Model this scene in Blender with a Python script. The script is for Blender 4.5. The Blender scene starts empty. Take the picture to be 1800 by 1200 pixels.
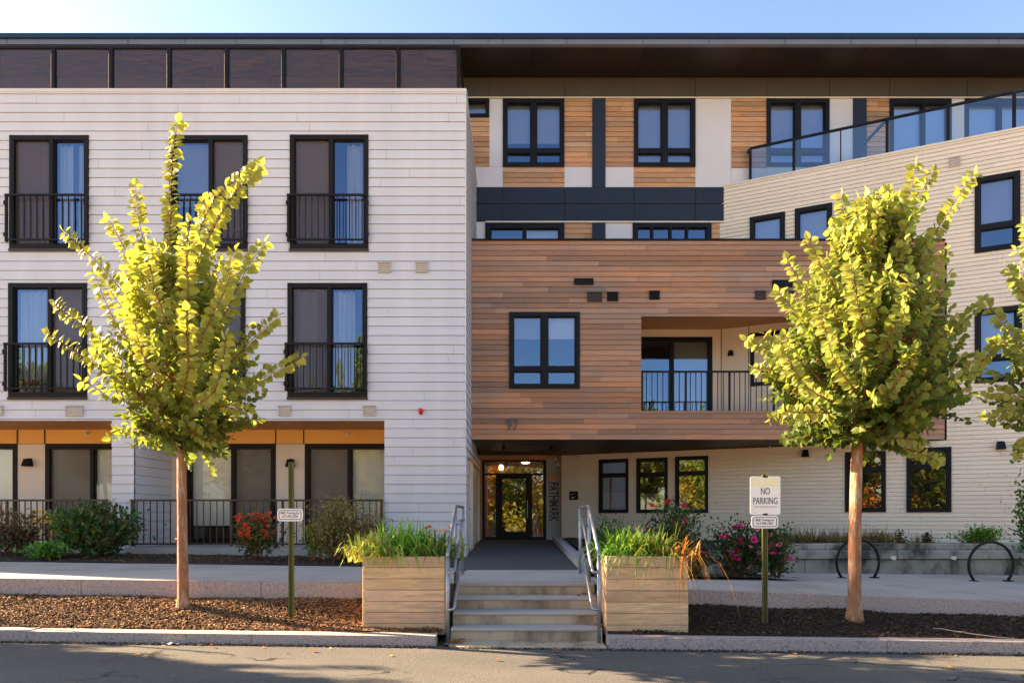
import bpy, math, random
from mathutils import Vector, Matrix, noise as mnoise

rng = random.Random(7)
sc = bpy.context.scene
C = sc.collection
E, F, CX, CY = 1.63, 1200.0, 905.0, 905.0          # eye height and lens, used to turn measurements into metres


def PX(px, Y): return (px - CX) / F * Y
def PZ(py, Y): return E + (CY - py) / F * Y


def PT(px, py, Y): return Vector((PX(px, Y), Y, PZ(py, Y)))


# ------------------------------------------------------------------ materials
def nt(name):
    m = bpy.data.materials.new(name)
    m.use_nodes = True
    t = m.node_tree
    b = t.nodes['Principled BSDF']
    return m, t, b


def N(t, typ, **kw):
    n = t.nodes.new(typ)
    for k, v in kw.items():
        setattr(n, k, v)
    return n


def mixrgb(t, a, b, fac, blend='MIX'):
    n = N(t, 'ShaderNodeMix', data_type='RGBA', blend_type=blend)
    for sock, v in ((n.inputs[0], fac), (n.inputs[6], a), (n.inputs[7], b)):
        if hasattr(v, 'is_linked') or hasattr(v, 'links'):
            t.links.new(v, sock)
        elif isinstance(v, (int, float)):
            sock.default_value = v
        else:
            sock.default_value = (*v, 1)
    return n.outputs[2]


def ntex(t, scale, detail=4, stretch=(1, 1, 1), rough=.55, coord='Object'):
    tc = N(t, 'ShaderNodeTexCoord')
    mp = N(t, 'ShaderNodeMapping')
    mp.inputs['Scale'].default_value = stretch
    t.links.new(tc.outputs[coord], mp.inputs[0])
    n = N(t, 'ShaderNodeTexNoise')
    n.inputs['Scale'].default_value = scale
    n.inputs['Detail'].default_value = detail
    n.inputs['Roughness'].default_value = rough
    t.links.new(mp.outputs[0], n.inputs['Vector'])
    return n.outputs['Fac']


def ramp(t, fac, lo, hi):
    n = N(t, 'ShaderNodeMapRange')
    t.links.new(fac, n.inputs[0])
    n.inputs[1].default_value = lo
    n.inputs[2].default_value = hi
    return n.outputs[0]


def pm(name, c1, c2=None, scale=3, stretch=(1, 1, 1), rough=.6, metal=0, bump=0, bscale=60, bstretch=None, tone=False,
       c3=None, s3=.6, r3=(.5, .75), c4=None, s4=.25, r4=(.45, .7), f4=.7, spec=.4, lo=.3, hi=.7, bdist=.01):
    m, t, b = nt(name)
    col = c1
    if c2:
        col = mixrgb(t, c1, c2, ramp(t, ntex(t, scale, 5, stretch), lo, hi))
    if c3:
        col = mixrgb(t, col if not isinstance(col, tuple) else col, c3, ramp(t, ntex(t, s3, 6, stretch, .65), *r3))
    if c4:
        fm_ = N(t, 'ShaderNodeMath', operation='MULTIPLY')
        t.links.new(ramp(t, ntex(t, s4, 6, (1, 1, 1.6), .6), *r4), fm_.inputs[0])
        fm_.inputs[1].default_value = f4
        col = mixrgb(t, col, c4, fm_.outputs[0])
    if tone:
        a = N(t, 'ShaderNodeAttribute', attribute_name='tone')
        col = mixrgb(t, col, a.outputs['Color'], 1.0, 'MULTIPLY')
    if isinstance(col, tuple):
        b.inputs['Base Color'].default_value = (*col, 1)
    else:
        t.links.new(col, b.inputs['Base Color'])
    b.inputs['Roughness'].default_value = rough
    b.inputs['Metallic'].default_value = metal
    b.inputs['Specular IOR Level'].default_value = spec
    if bump:
        bn = N(t, 'ShaderNodeBump')
        bn.inputs['Strength'].default_value = bump
        bn.inputs['Distance'].default_value = bdist
        t.links.new(ntex(t, bscale, 4, bstretch or stretch), bn.inputs['Height'])
        t.links.new(bn.outputs[0], b.inputs['Normal'])
    return m


def glass(name, tint=(.9, .95, 1), refl=(.85, .93, 1), base=.16, gain=2.0, wav=.02):
    m, t, b = nt(name)
    t.nodes.remove(b)
    out = t.nodes['Material Output']
    tr = N(t, 'ShaderNodeBsdfTransparent')
    tr.inputs[0].default_value = (*tint, 1)
    gl = N(t, 'ShaderNodeBsdfGlossy')
    gl.inputs['Color'].default_value = (*refl, 1)
    gl.inputs['Roughness'].default_value = .004
    fr = N(t, 'ShaderNodeFresnel')
    fr.inputs[0].default_value = 1.5
    ma = N(t, 'ShaderNodeMath', operation='MULTIPLY_ADD', use_clamp=True)
    t.links.new(fr.outputs[0], ma.inputs[0])
    ma.inputs[1].default_value = gain
    ma.inputs[2].default_value = base
    bn = N(t, 'ShaderNodeBump')
    bn.inputs['Strength'].default_value = wav
    bn.inputs['Distance'].default_value = .05
    t.links.new(ntex(t, 2.2, 2), bn.inputs['Height'])
    t.links.new(bn.outputs[0], gl.inputs['Normal'])
    mx = N(t, 'ShaderNodeMixShader')
    t.links.new(ma.outputs[0], mx.inputs[0])
    t.links.new(tr.outputs[0], mx.inputs[1])
    t.links.new(gl.outputs[0], mx.inputs[2])
    t.links.new(mx.outputs[0], out.inputs[0])
    return m


def leafmat(name, trans=.45, rough=.5, gain=1.0):
    m, t, b = nt(name)
    out = t.nodes['Material Output']
    a = N(t, 'ShaderNodeAttribute', attribute_name='tone')
    col = mixrgb(t, a.outputs['Color'], (gain, gain, gain), 1.0, 'MULTIPLY')
    t.links.new(col, b.inputs['Base Color'])
    b.inputs['Roughness'].default_value = rough
    b.inputs['Specular IOR Level'].default_value = .28
    tl = N(t, 'ShaderNodeBsdfTranslucent')
    col2 = mixrgb(t, col, (1.2, 1.2, .75), 1.0, 'MULTIPLY')
    t.links.new(col2, tl.inputs[0])
    mx = N(t, 'ShaderNodeMixShader')
    mx.inputs[0].default_value = trans
    t.links.new(b.outputs[0], mx.inputs[1])
    t.links.new(tl.outputs[0], mx.inputs[2])
    t.links.new(mx.outputs[0], out.inputs[0])
    return m


def emit(name, col, s):
    m, t, b = nt(name)
    b.inputs['Base Color'].default_value = (*col, 1)
    b.inputs['Emission Color'].default_value = (*col, 1)
    b.inputs['Emission Strength'].default_value = s
    return m


def asphalt_mat():
    m, t, b = nt('asphalt')
    c = mixrgb(t, (.090, .081, .074), (.128, .115, .103), ramp(t, ntex(t, .55, 6, (.5, 1, 1), .65), .35, .65))
    c = mixrgb(t, c, (.21, .19, .165), ramp(t, ntex(t, 75, 3), .56, .72))
    c = mixrgb(t, c, (.028, .027, .027), ramp(t, ntex(t, 60, 3, (1.1, .9, 1)), .58, .74))
    tc = N(t, 'ShaderNodeTexCoord')
    mp = N(t, 'ShaderNodeMapping')
    mp.inputs['Scale'].default_value = (.35, .8, 1)
    ad = N(t, 'ShaderNodeVectorMath', operation='MULTIPLY_ADD')
    nn = N(t, 'ShaderNodeTexNoise')
    nn.inputs['Scale'].default_value = 1.8
    nn.inputs['Detail'].default_value = 6
    t.links.new(tc.outputs['Object'], nn.inputs['Vector'])
    t.links.new(nn.outputs['Color'], ad.inputs[0])
    ad.inputs[1].default_value = (.9, .9, 0)
    t.links.new(tc.outputs['Object'], ad.inputs[2])
    t.links.new(ad.outputs[0], mp.inputs[0])
    vo = N(t, 'ShaderNodeTexVoronoi', feature='DISTANCE_TO_EDGE')
    vo.inputs['Scale'].default_value = .8
    t.links.new(mp.outputs[0], vo.inputs['Vector'])
    cr = ramp(t, vo.outputs['Distance'], .011, .004)
    mk = N(t, 'ShaderNodeMath', operation='MULTIPLY')
    t.links.new(cr, mk.inputs[0])
    t.links.new(ramp(t, ntex(t, .8, 2), .5, .6), mk.inputs[1])
    c = mixrgb(t, c, (.02, .018, .017), mk.outputs[0])
    t.links.new(c, b.inputs['Base Color'])
    b.inputs['Roughness'].default_value = .92
    b.inputs['Specular IOR Level'].default_value = .25
    bn = N(t, 'ShaderNodeBump')
    bn.inputs['Strength'].default_value = .9
    bn.inputs['Distance'].default_value = .012
    t.links.new(ntex(t, 80, 4), bn.inputs['Height'])
    t.links.new(bn.outputs[0], b.inputs['Normal'])
    return m


M = dict(
    siding=pm('white_siding', (.64, .605, .635), (.585, .55, .58), .9, (2.2, 1, .16), rough=.55, tone=True, bump=.12, bscale=25, bstretch=(.3, 1, 3)),
    beige=pm('beige_siding', (.77, .635, .505), (.71, .58, .46), .5, rough=.6, tone=True, bump=.1, bscale=30, bstretch=(.3, .3, 3)),
    cream=pm('cream_trim', (.70, .62, .52), (.62, .54, .46), 2, rough=.5),
    white_panel=pm('white_panel', (.66, .60, .62), (.61, .56, .58), .8, rough=.5),
    pier=pm('warm_panel', (.76, .60, .48), (.72, .56, .45), 1.2, rough=.55),
    ochre=pm('ochre_panel', (.92, .47, .115), (.86, .42, .095), 1.5, rough=.55),
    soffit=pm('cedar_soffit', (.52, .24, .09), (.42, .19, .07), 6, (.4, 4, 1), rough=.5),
    cedar=pm('bright_cedar', (.58, .31, .165), (.38, .18, .085), 5, (.5, 4, 14), rough=.55, tone=True, bump=.25, bscale=14,
             bstretch=(.4, 3, 16), c3=(.60, .37, .19), s3=4),
    cedar_old=pm('weathered_cedar', (.52, .235, .115), (.34, .145, .072), 4, (.45, 4, 13), rough=.6, tone=True, bump=.25, bscale=14,
                 bstretch=(.4, 3, 16), c3=(.40, .27, .19), s3=1.6, r3=(.5, .8), c4=(.27, .175, .135), s4=.34, r4=(.40, .68), f4=.8),
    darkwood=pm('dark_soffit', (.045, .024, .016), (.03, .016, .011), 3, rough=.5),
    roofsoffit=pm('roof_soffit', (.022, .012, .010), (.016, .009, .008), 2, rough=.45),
    brown=pm('bronze_metal_panel', (.085, .062, .050), (.07, .052, .042), 1, rough=.5, metal=.2),
    navy=pm('navy_metal_panel', (.026, .034, .055), (.021, .028, .047), .8, rough=.5, spec=.15),
    navycap=pm('navy_roof_metal', (.016, .032, .075), (.013, .027, .065), 2, rough=.3, metal=.3),
    silver=pm('grey_fascia', (.19, .19, .235), (.16, .16, .20), 2, rough=.45, metal=.2),
    black=pm('black_frame', (.010, .010, .014), (.014, .012, .014), 3, rough=.45, spec=.12),
    bronze=pm('dark_bronze_frame', (.018, .013, .012), (.013, .010, .010), 3, rough=.45, spec=.12),
    rail=pm('dark_rail_paint', (.014, .012, .013), (.02, .015, .014), 6, rough=.45, spec=.12),
    brownrail=pm('brown_rail_paint', (.050, .026, .018), (.035, .02, .015), 6, rough=.35),
    blind=pm('roller_blind', (.84, .82, .79), (.79, .77, .74), 1, rough=.8),
    blindup=pm('blue_grey_blind', (.46, .47, .54), (.42, .43, .50), 1, rough=.8),
    blindgrey=pm('grey_roller_blind', (.38, .36, .33), (.33, .31, .29), 1.4, rough=.8),
    curtain=pm('white_curtain', (.66, .64, .62), (.55, .54, .53), 3, (3, 3, .3), rough=.85),
    curtain_tan=pm('tan_curtain', (.40, .30, .22), (.32, .24, .18), 3, rough=.85),
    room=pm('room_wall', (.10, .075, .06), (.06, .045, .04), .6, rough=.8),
    concrete=pm('concrete', (.42, .39, .37), (.33, .31, .295), 1.1, rough=.8, bump=.15, bscale=120, c3=(.24, .22, .20), s3=.9, r3=(.55, .8), bdist=.004),
    walk=pm('pavement_concrete', (.43, .385, .355), (.36, .325, .30), .7, rough=.85, bump=.12, bscale=150, c3=(.25, .22, .20), s3=.7, r3=(.5, .8), bdist=.003),
    steps=pm('step_concrete', (.52, .41, .29), (.41, .31, .21), 2.0, rough=.85, bump=.2, bscale=90, c3=(.19, .135, .09), s3=2.1, r3=(.48, .68),
             stretch=(1, 1, .35), bdist=.004),
    granite=pm('granite', (.46, .375, .345), (.29, .235, .22), 45, rough=.8, bump=.5, bscale=45, c3=(.15, .12, .115), s3=38, r3=(.54, .66), bdist=.008),
    stone=pm('stained_stone', (.36, .34, .30), (.22, .215, .19), 1.8, rough=.9, bump=.4, bscale=22, c3=(.055, .052, .045), s3=1.3, r3=(.46, .6), stretch=(1, 1, .6)),
    asphalt=asphalt_mat(),
    paver=pm('dark_paver', (.085, .084, .09), (.052, .052, .058), 14, rough=.85, bump=.5, bscale=60, bdist=.006),
    mulch=pm('mulch', (.16, .08, .035), (.06, .03, .016), 30, rough=.95, bump=1, bscale=40, c3=(.22, .12, .055), s3=55, r3=(.52, .68), bdist=.03),
    chip=pm('mulch_chip', (.38, .19, .08), (.19, .09, .038), 20, rough=.9, tone=True),
    chipshade_grit=pm('shaded_chip_grit', (.11, .062, .03), (.042, .024, .014), 20, rough=.9, tone=True),  # chips with the right bed's shade put into the colour; gutter grit reuses it
    mulchshade=pm('shaded_mulch', (.05, .028, .016), (.018, .012, .009), 30, rough=.95, bump=1, bscale=40, bdist=.03),  # same mulch, building shade put into the colour for the right bed
    soil=pm('dark_soil', (.045, .028, .020), (.025, .016, .012), 24, rough=.95, bump=1, bscale=40, bdist=.03),
    lot=pm('bounce_paving', (.68, .50, .32), (.60, .44, .28), .6, rough=.9),
    grass=pm('far_grass', (.09, .12, .03), (.14, .12, .04), .2, rough=.95),
    planter=pm('pale_timber', (.76, .49, .29), (.60, .37, .21), 5.5, (.9, 3, 12), rough=.7, tone=True, bump=.2, bscale=14, bstretch=(1, 3, 14),
               c3=(.36, .23, .13), s3=1.6, r3=(.48, .72), c4=(.42, .31, .22), s4=2.2, r4=(.42, .7), f4=.7),
    bark=pm('young_bark', (.36, .165, .078), (.18, .08, .045), 7, (2, 2, .6), rough=.8, bump=.9, bscale=22, bstretch=(2, 2, .5), c3=(.42, .31, .22), s3=5, r3=(.5, .66), bdist=.02),
    twig=pm('red_twig', (.26, .11, .05), (.20, .09, .04), 8, rough=.7),
    galv=pm('galvanised_steel', (.40, .42, .46), (.27, .285, .32), 9, rough=.42, metal=.75, bump=.1, bscale=30),
    greenpost=pm('green_sign_post', (.115, .125, .035), (.075, .085, .02), 7, rough=.45, metal=.2),
    hole=pm('dark_hole', (.004, .004, .004), rough=.9),
    sign=pm('white_sign', (.82, .78, .76), (.78, .73, .71), 3, rough=.45),
    signyellow=pm('faded_yellow_sign', (.80, .72, .40), (.82, .76, .55), 12, rough=.45),
    ink=pm('sign_ink', (.025, .025, .035), rough=.6),
    inkfade=pm('faded_ink', (.48, .44, .44), rough=.6),
    orangeink=pm('orange_letter', (.72, .24, .02), rough=.45),
    bronzeletter=pm('dark_letter', (.028, .02, .016), rough=.4),
    greyletter=pm('grey_number', (.09, .09, .095), rough=.4, metal=.4),
    signpanel=pm('grey_sign_panel', (.36, .32, .31), (.33, .29, .285), 2, rough=.5),
    vent=pm('pale_vent', (.55, .48, .44), (.5, .44, .40), 4, rough=.55),
    red=pm('red_bell', (.55, .02, .03), rough=.35),
    whiteplastic=pm('white_fitting', (.72, .66, .58), rough=.45),
    yellow=pm('yellow_furniture', (.80, .38, .04), (.74, .34, .04), 4, rough=.45),
    lobby=pm('lobby_wall', (.50, .24, .08), (.38, .17, .05), 2, (3, 3, .4), rough=.5),
    leaf=leafmat('tree_leaf', .5),
    shrubleaf=leafmat('shrub_leaf', .3),
    petal=leafmat('petal', .3, .6),
    glass=glass('window_glass', (.80, .82, .84), (.40, .58, .90), .16),
    glassdk=glass('ground_floor_glass', (.72, .74, .74), (.9, .95, .95), .13),
    patioglass=glass('patio_door_glass', (.97, .96, .92), (.9, .92, .92), .035, 1.3),
    railglass=glass('clear_rail_glass', (.78, .87, .96), (.7, .82, 1.0), .07, 1.6),
    bronzeglass=glass('bronze_rail_glass', (.62, .52, .46), (.85, .82, .9), 0.03, 1.2, .35),
    lamp=emit('lamp_glow', (1.0, .42, .16), 3.5),
    lamp2=emit('ceiling_lamp_glow', (1.0, .62, .35), 5),
)


def screenmat():
    m, t, b = nt('insect_screen')
    b.inputs['Base Color'].default_value = (.12, .085, .07, 1)
    b.inputs['Roughness'].default_value = .8
    out = t.nodes['Material Output']
    tr = N(t, 'ShaderNodeBsdfTransparent')
    mx = N(t, 'ShaderNodeMixShader')
    mx.inputs[0].default_value = .6
    t.links.new(tr.outputs[0], mx.inputs[1])
    t.links.new(b.outputs[0], mx.inputs[2])
    t.links.new(mx.outputs[0], out.inputs[0])
    return m


M['screen'] = screenmat()


def dusty(m, col, f):
    t = m.node_tree
    out = t.nodes['Material Output']
    old = out.inputs[0].links[0].from_socket
    d = N(t, 'ShaderNodeBsdfDiffuse')
    d.inputs[0].default_value = (*col, 1)
    mx = N(t, 'ShaderNodeMixShader')
    mp = N(t, 'ShaderNodeMapRange')
    t.links.new(ntex(t, 3, 5, (1, 1, 9)), mp.inputs[0])
    mp.inputs[1].default_value = .3
    mp.inputs[2].default_value = .7
    mp.inputs[3].default_value = f * .3
    mp.inputs[4].default_value = f * 1.7
    t.links.new(mp.outputs[0], mx.inputs[0])
    t.links.new(old, mx.inputs[1])
    t.links.new(d.outputs[0], mx.inputs[2])
    t.links.new(mx.outputs[0], out.inputs[0])


dusty(M['bronzeglass'], (.19, .11, .075), .26)


# ------------------------------------------------------------------ mesh building
class Fr:
    """a wall frame: u runs along the wall, n out of it, z up"""
    def __init__(s, o, u, n):
        s.o, s.u, s.n = Vector((o[0], o[1], 0)), Vector((u[0], u[1], 0)), Vector((n[0], n[1], 0))

    def p(s, u, n, z):
        v = s.o + s.u * u + s.n * n
        return Vector((v.x, v.y, z))


def front(Y): return Fr((0, Y), (1, 0), (0, -1))


WORLD = Fr((0, 0), (1, 0), (0, 1))
WORIG = {}


class MB:
    def __init__(s):
        s.v, s.f, s.c, s.m = [], [], [], []
        s.mi = 0

    def face(s, pts, col=(1, 1, 1)):
        i = len(s.v)
        s.v += [tuple(p) for p in pts]
        s.f.append(tuple(range(i, i + len(pts))))
        s.c.append(col)
        s.m.append(s.mi)

    def idx(s, verts, faces, col=(1, 1, 1)):
        i = len(s.v)
        s.v += [tuple(p) for p in verts]
        for f in faces:
            s.f.append(tuple(i + k for k in f))
            s.c.append(col)
            s.m.append(s.mi)

    def box(s, fr, u0, u1, n0, n1, z0, z1, col=(1, 1, 1), bev=0):
        if bev:
            return s.bbox(fr, u0, u1, n0, n1, z0, z1, col, bev)
        a = [fr.p(u, n, z) for z in (z0, z1) for u, n in ((u0, n0), (u1, n0), (u1, n1), (u0, n1))]
        s.idx(a, [(0, 3, 2, 1), (4, 5, 6, 7), (0, 1, 5, 4), (1, 2, 6, 5), (2, 3, 7, 6), (3, 0, 4, 7)], col)

    def bbox(s, fr, u0, u1, n0, n1, z0, z1, col, b):
        """box with chamfered edges"""
        X, Y, Z = (u0, u1), (n0, n1), (z0, z1)
        if u0 > u1: X = (u1, u0)
        if n0 > n1: Y = (n1, n0)
        V = {}
        vs = []
        for i in (0, 1):
            for j in (0, 1):
                for k in (0, 1):
                    sx, sy, sz = (1, -1)[i], (1, -1)[j], (1, -1)[k]
                    c = (X[i], Y[j], Z[k])
                    for ax in range(3):
                        d = [sx * b, sy * b, sz * b]
                        d[ax] = 0
                        V[(i, j, k, ax)] = len(vs)
                        vs.append(fr.p(c[0] + d[0], c[1] + d[1], c[2] + d[2]))
        fs = []
        for ax in range(3):
            for e in (0, 1):
                o = [a for a in range(3) if a != ax]
                q = []
                for (p, r) in ((0, 0), (1, 0), (1, 1), (0, 1)):
                    k = [0, 0, 0]
                    k[ax], k[o[0]], k[o[1]] = e, p, r
                    q.append(V[(*k, ax)])
                fs.append(q)
        for ax in range(3):                      # edges along ax
            o = [a for a in range(3) if a != ax]
            for p in (0, 1):
                for r in (0, 1):
                    q = []
                    for e, axx in ((0, o[0]), (1, o[0]), (1, o[1]), (0, o[1])):
                        k = [0, 0, 0]
                        k[ax], k[o[0]], k[o[1]] = e, p, r
                        q.append(V[(*k, axx)])
                    fs.append(q)
        for i in (0, 1):
            for j in (0, 1):
                for k in (0, 1):
                    fs.append([V[(i, j, k, a)] for a in range(3)])
        s.idx(vs, fs, col)

    def tube(s, pts, r, n=8, col=(1, 1, 1), cap=True):
        pts = [Vector(p) for p in pts]
        R = r if isinstance(r, (list, tuple)) else [r] * len(pts)
        rings = []
        prev = None
        for i, p in enumerate(pts):
            a = pts[max(i - 1, 0)]
            b = pts[min(i + 1, len(pts) - 1)]
            t = (b - a)
            if t.length < 1e-9: t = Vector((0, 0, 1))
            t.normalize()
            if prev is None:
                prev = t.orthogonal().normalized()
            x = prev - t * prev.dot(t)
            if x.length < 1e-6: x = t.orthogonal()
            x.normalize()
            prev = x
            y = t.cross(x)
            rings.append([p + (x * math.cos(2 * math.pi * k / n) + y * math.sin(2 * math.pi * k / n)) * R[i] for k in range(n)])
        vs = [v for rg in rings for v in rg]
        fs = []
        for i in range(len(rings) - 1):
            for k in range(n):
                fs.append((i * n + k, i * n + (k + 1) % n, (i + 1) * n + (k + 1) % n, (i + 1) * n + k))
        if cap:
            fs.append(tuple(range(n))[::-1])
            fs.append(tuple((len(rings) - 1) * n + k for k in range(n)))
        s.idx(vs, fs, col)

    def lathe(s, c, prof, n=16, axis=Vector((0, 0, 1)), col=(1, 1, 1)):
        axis = axis.normalized()
        x = axis.orthogonal().normalized()
        y = axis.cross(x)
        vs = [Vector(c) + axis * h + (x * math.cos(2 * math.pi * k / n) + y * math.sin(2 * math.pi * k / n)) * r for r, h in prof for k in range(n)]
        fs = [(i * n + k, i * n + (k + 1) % n, (i + 1) * n + (k + 1) % n, (i + 1) * n + k) for i in range(len(prof) - 1) for k in range(n)]
        fs.append(tuple(range(n))[::-1])
        fs.append(tuple((len(prof) - 1) * n + k for k in range(n)))
        s.idx(vs, fs, col)

    def leaf(s, base, d, nrm, L, W, col, fold=.2, droop=.12):
        d = d.normalized()
        y = nrm.cross(d)
        if y.length < 1e-5: y = d.orthogonal()
        y.normalize()
        z = d.cross(y)
        def q(a, b): return base + d * (a * L) + y * (b * W) + z * (abs(b) * W * fold - a * a * droop * L)
        vs = [q(0, 0), q(.45, 0), q(1, 0), q(.10, .36), q(.42, .5), q(.78, .29), q(.10, -.36), q(.42, -.5), q(.78, -.29)]
        s.idx(vs, [(0, 1, 4, 3), (1, 2, 5, 4), (0, 6, 7, 1), (1, 7, 8, 2)], col)

    def build(s, name, mat, parent=None, smooth=False, origin=None):
        me = bpy.data.meshes.new(name)
        o = bpy.data.objects.new(name, me)
        C.objects.link(o)
        root = parent
        while root is not None and root.parent is not None: root = root.parent
        wo = Vector(origin) if origin is not None else (WORIG[root.name] if root is not None else Vector((0, 0, 0)))
        if parent is not None:
            o.parent = parent
            po = WORIG[parent.name]
            o.location = wo - po
        else:
            o.location = wo
        WORIG[o.name] = wo
        me.from_pydata([(v[0] - wo.x, v[1] - wo.y, v[2] - wo.z) for v in s.v], [], s.f)
        for mm in (mat if isinstance(mat, (list, tuple)) else [mat]):
            me.materials.append(mm)
        me.polygons.foreach_set('material_index', s.m)
        if smooth:
            me.polygons.foreach_set('use_smooth', [True] * len(s.f))
        at = me.color_attributes.new('tone', 'FLOAT_COLOR', 'CORNER')
        arr = []
        for f, c in zip(s.f, s.c):
            arr += [c[0], c[1], c[2], 1.0] * len(f)
        at.data.foreach_set('color', arr)
        me.update()
        return o


def tag(o, label=None, cat=None, group=None, kind=None):
    if label: o['label'] = label
    if cat: o['category'] = cat
    if group: o['group'] = group
    if kind: o['kind'] = kind
    return o


def empty(name, loc, label=None, cat=None, group=None):
    o = bpy.data.objects.new(name, None)
    o.empty_display_size = .3
    C.objects.link(o)
    o.location = loc
    WORIG[o.name] = Vector(loc)
    return tag(o, label, cat, group)


def copy_tree(o, parent=None):
    c = o.copy()
    C.objects.link(c)
    if parent is not None: c.parent = parent
    WORIG[c.name] = WORIG.get(o.name, Vector((0, 0, 0)))
    for ch in list(o.children):
        copy_tree(ch, c)
    return c


def text(s, size, mat, parent, mtx, name='lettering', sx=1.0, extrude=.004, align='CENTER', bold=0.0):
    cu = bpy.data.curves.new(name, 'FONT')
    cu.body = s
    cu.size = size
    cu.align_x = align
    cu.align_y = 'CENTER'
    cu.extrude = extrude
    cu.offset = bold
    cu.resolution_u = 3
    t = bpy.data.objects.new('tmp_text', cu)
    C.objects.link(t)
    bpy.context.view_layer.update()
    me = bpy.data.meshes.new_from_object(t.evaluated_get(bpy.context.evaluated_depsgraph_get()))
    bpy.data.objects.remove(t)
    bpy.data.curves.remove(cu)
    me.transform(mtx @ Matrix.Diagonal((sx, 1, 1, 1)))
    root = parent
    while root.parent is not None: root = root.parent
    wo = WORIG[root.name]
    me.transform(Matrix.Translation(-wo))
    me.materials.clear()
    me.materials.append(mat)
    o = bpy.data.objects.new(name, me)
    C.objects.link(o)
    o.parent = parent
    o.location = wo - WORIG[parent.name]
    WORIG[o.name] = wo
    return o


# facing -Y: text x -> X, text y -> Z
def facing(x, y, z, rot=0):
    return Matrix.Translation((x, y, z)) @ Matrix.Rotation(math.pi / 2, 4, 'X') @ Matrix.Rotation(rot, 4, 'Z')


def free(u0, u1, za, zb, ops):
    iv = [(u0, u1)]
    zm = (za + zb) / 2
    for (a, b, c, d) in ops:
        if c < zm < d:
            nv = []
            for (p, q) in iv:
                if b <= p or a >= q:
                    nv.append((p, q))
                    continue
                if a > p: nv.append((p, a))
                if b < q: nv.append((b, q))
            iv = nv
    return iv


def siding(mb, fr, u0, u1, z0, z1, ex, lip, ops, seg, zref, var=.04, rnd=None, tint=0.0, base=0.0, gap=.004, groove=.010):
    r = rnd or rng
    k = math.floor((z0 - zref) / ex + 1e-6)
    while zref + k * ex < z1 - 1e-5:
        zb = zref + k * ex
        k += 1
        lo, hi = max(zb, z0), min(zb + ex, z1)
        cuts = sorted({lo, hi, min(max(zb + ex - groove, lo), hi)} | {z for o in ops for z in (o[2], o[3]) if lo + 1e-4 < z < hi - 1e-4})
        js = [u0]
        u = u0 - r.random() * seg[0]
        tones = []
        while u < u1:
            L = r.uniform(*seg)
            t = 1 + r.uniform(-var, var)
            w = r.uniform(-tint, tint)
            tones.append((u, u + L, (t * (1 + w), t, t * (1 - w))))
            u += L
        for za, zc in zip(cuts[:-1], cuts[1:]):
            na = base + .002 + lip * (1 - (za - zb) / ex)
            nc = base + .002 + lip * (1 - (zc - zb) / ex)
            gr = za > zb + ex - groove - 1e-5
            if gr: na = nc = base - .02
            for (p, q) in free(u0, u1, za, zc, ops):
                for (a, b, col) in tones:
                    s0, s1 = max(p, a), min(q, b - (gap if b < q else 0))
                    if s1 - s0 < 1e-3: continue
                    mb.face([fr.p(s0, na, za), fr.p(s1, na, za), fr.p(s1, nc, zc), fr.p(s0, nc, zc)], col)
                    if abs(za - zb) < 1e-5:
                        mb.face([fr.p(s0, base - .03, za), fr.p(s1, base - .03, za), fr.p(s1, na, za), fr.p(s0, na, za)], col)


BLD = empty('apartment_building', (0, 14.9, .7), 'modern four storey apartment building with white siding, cedar box and beige wing', 'building')


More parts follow.
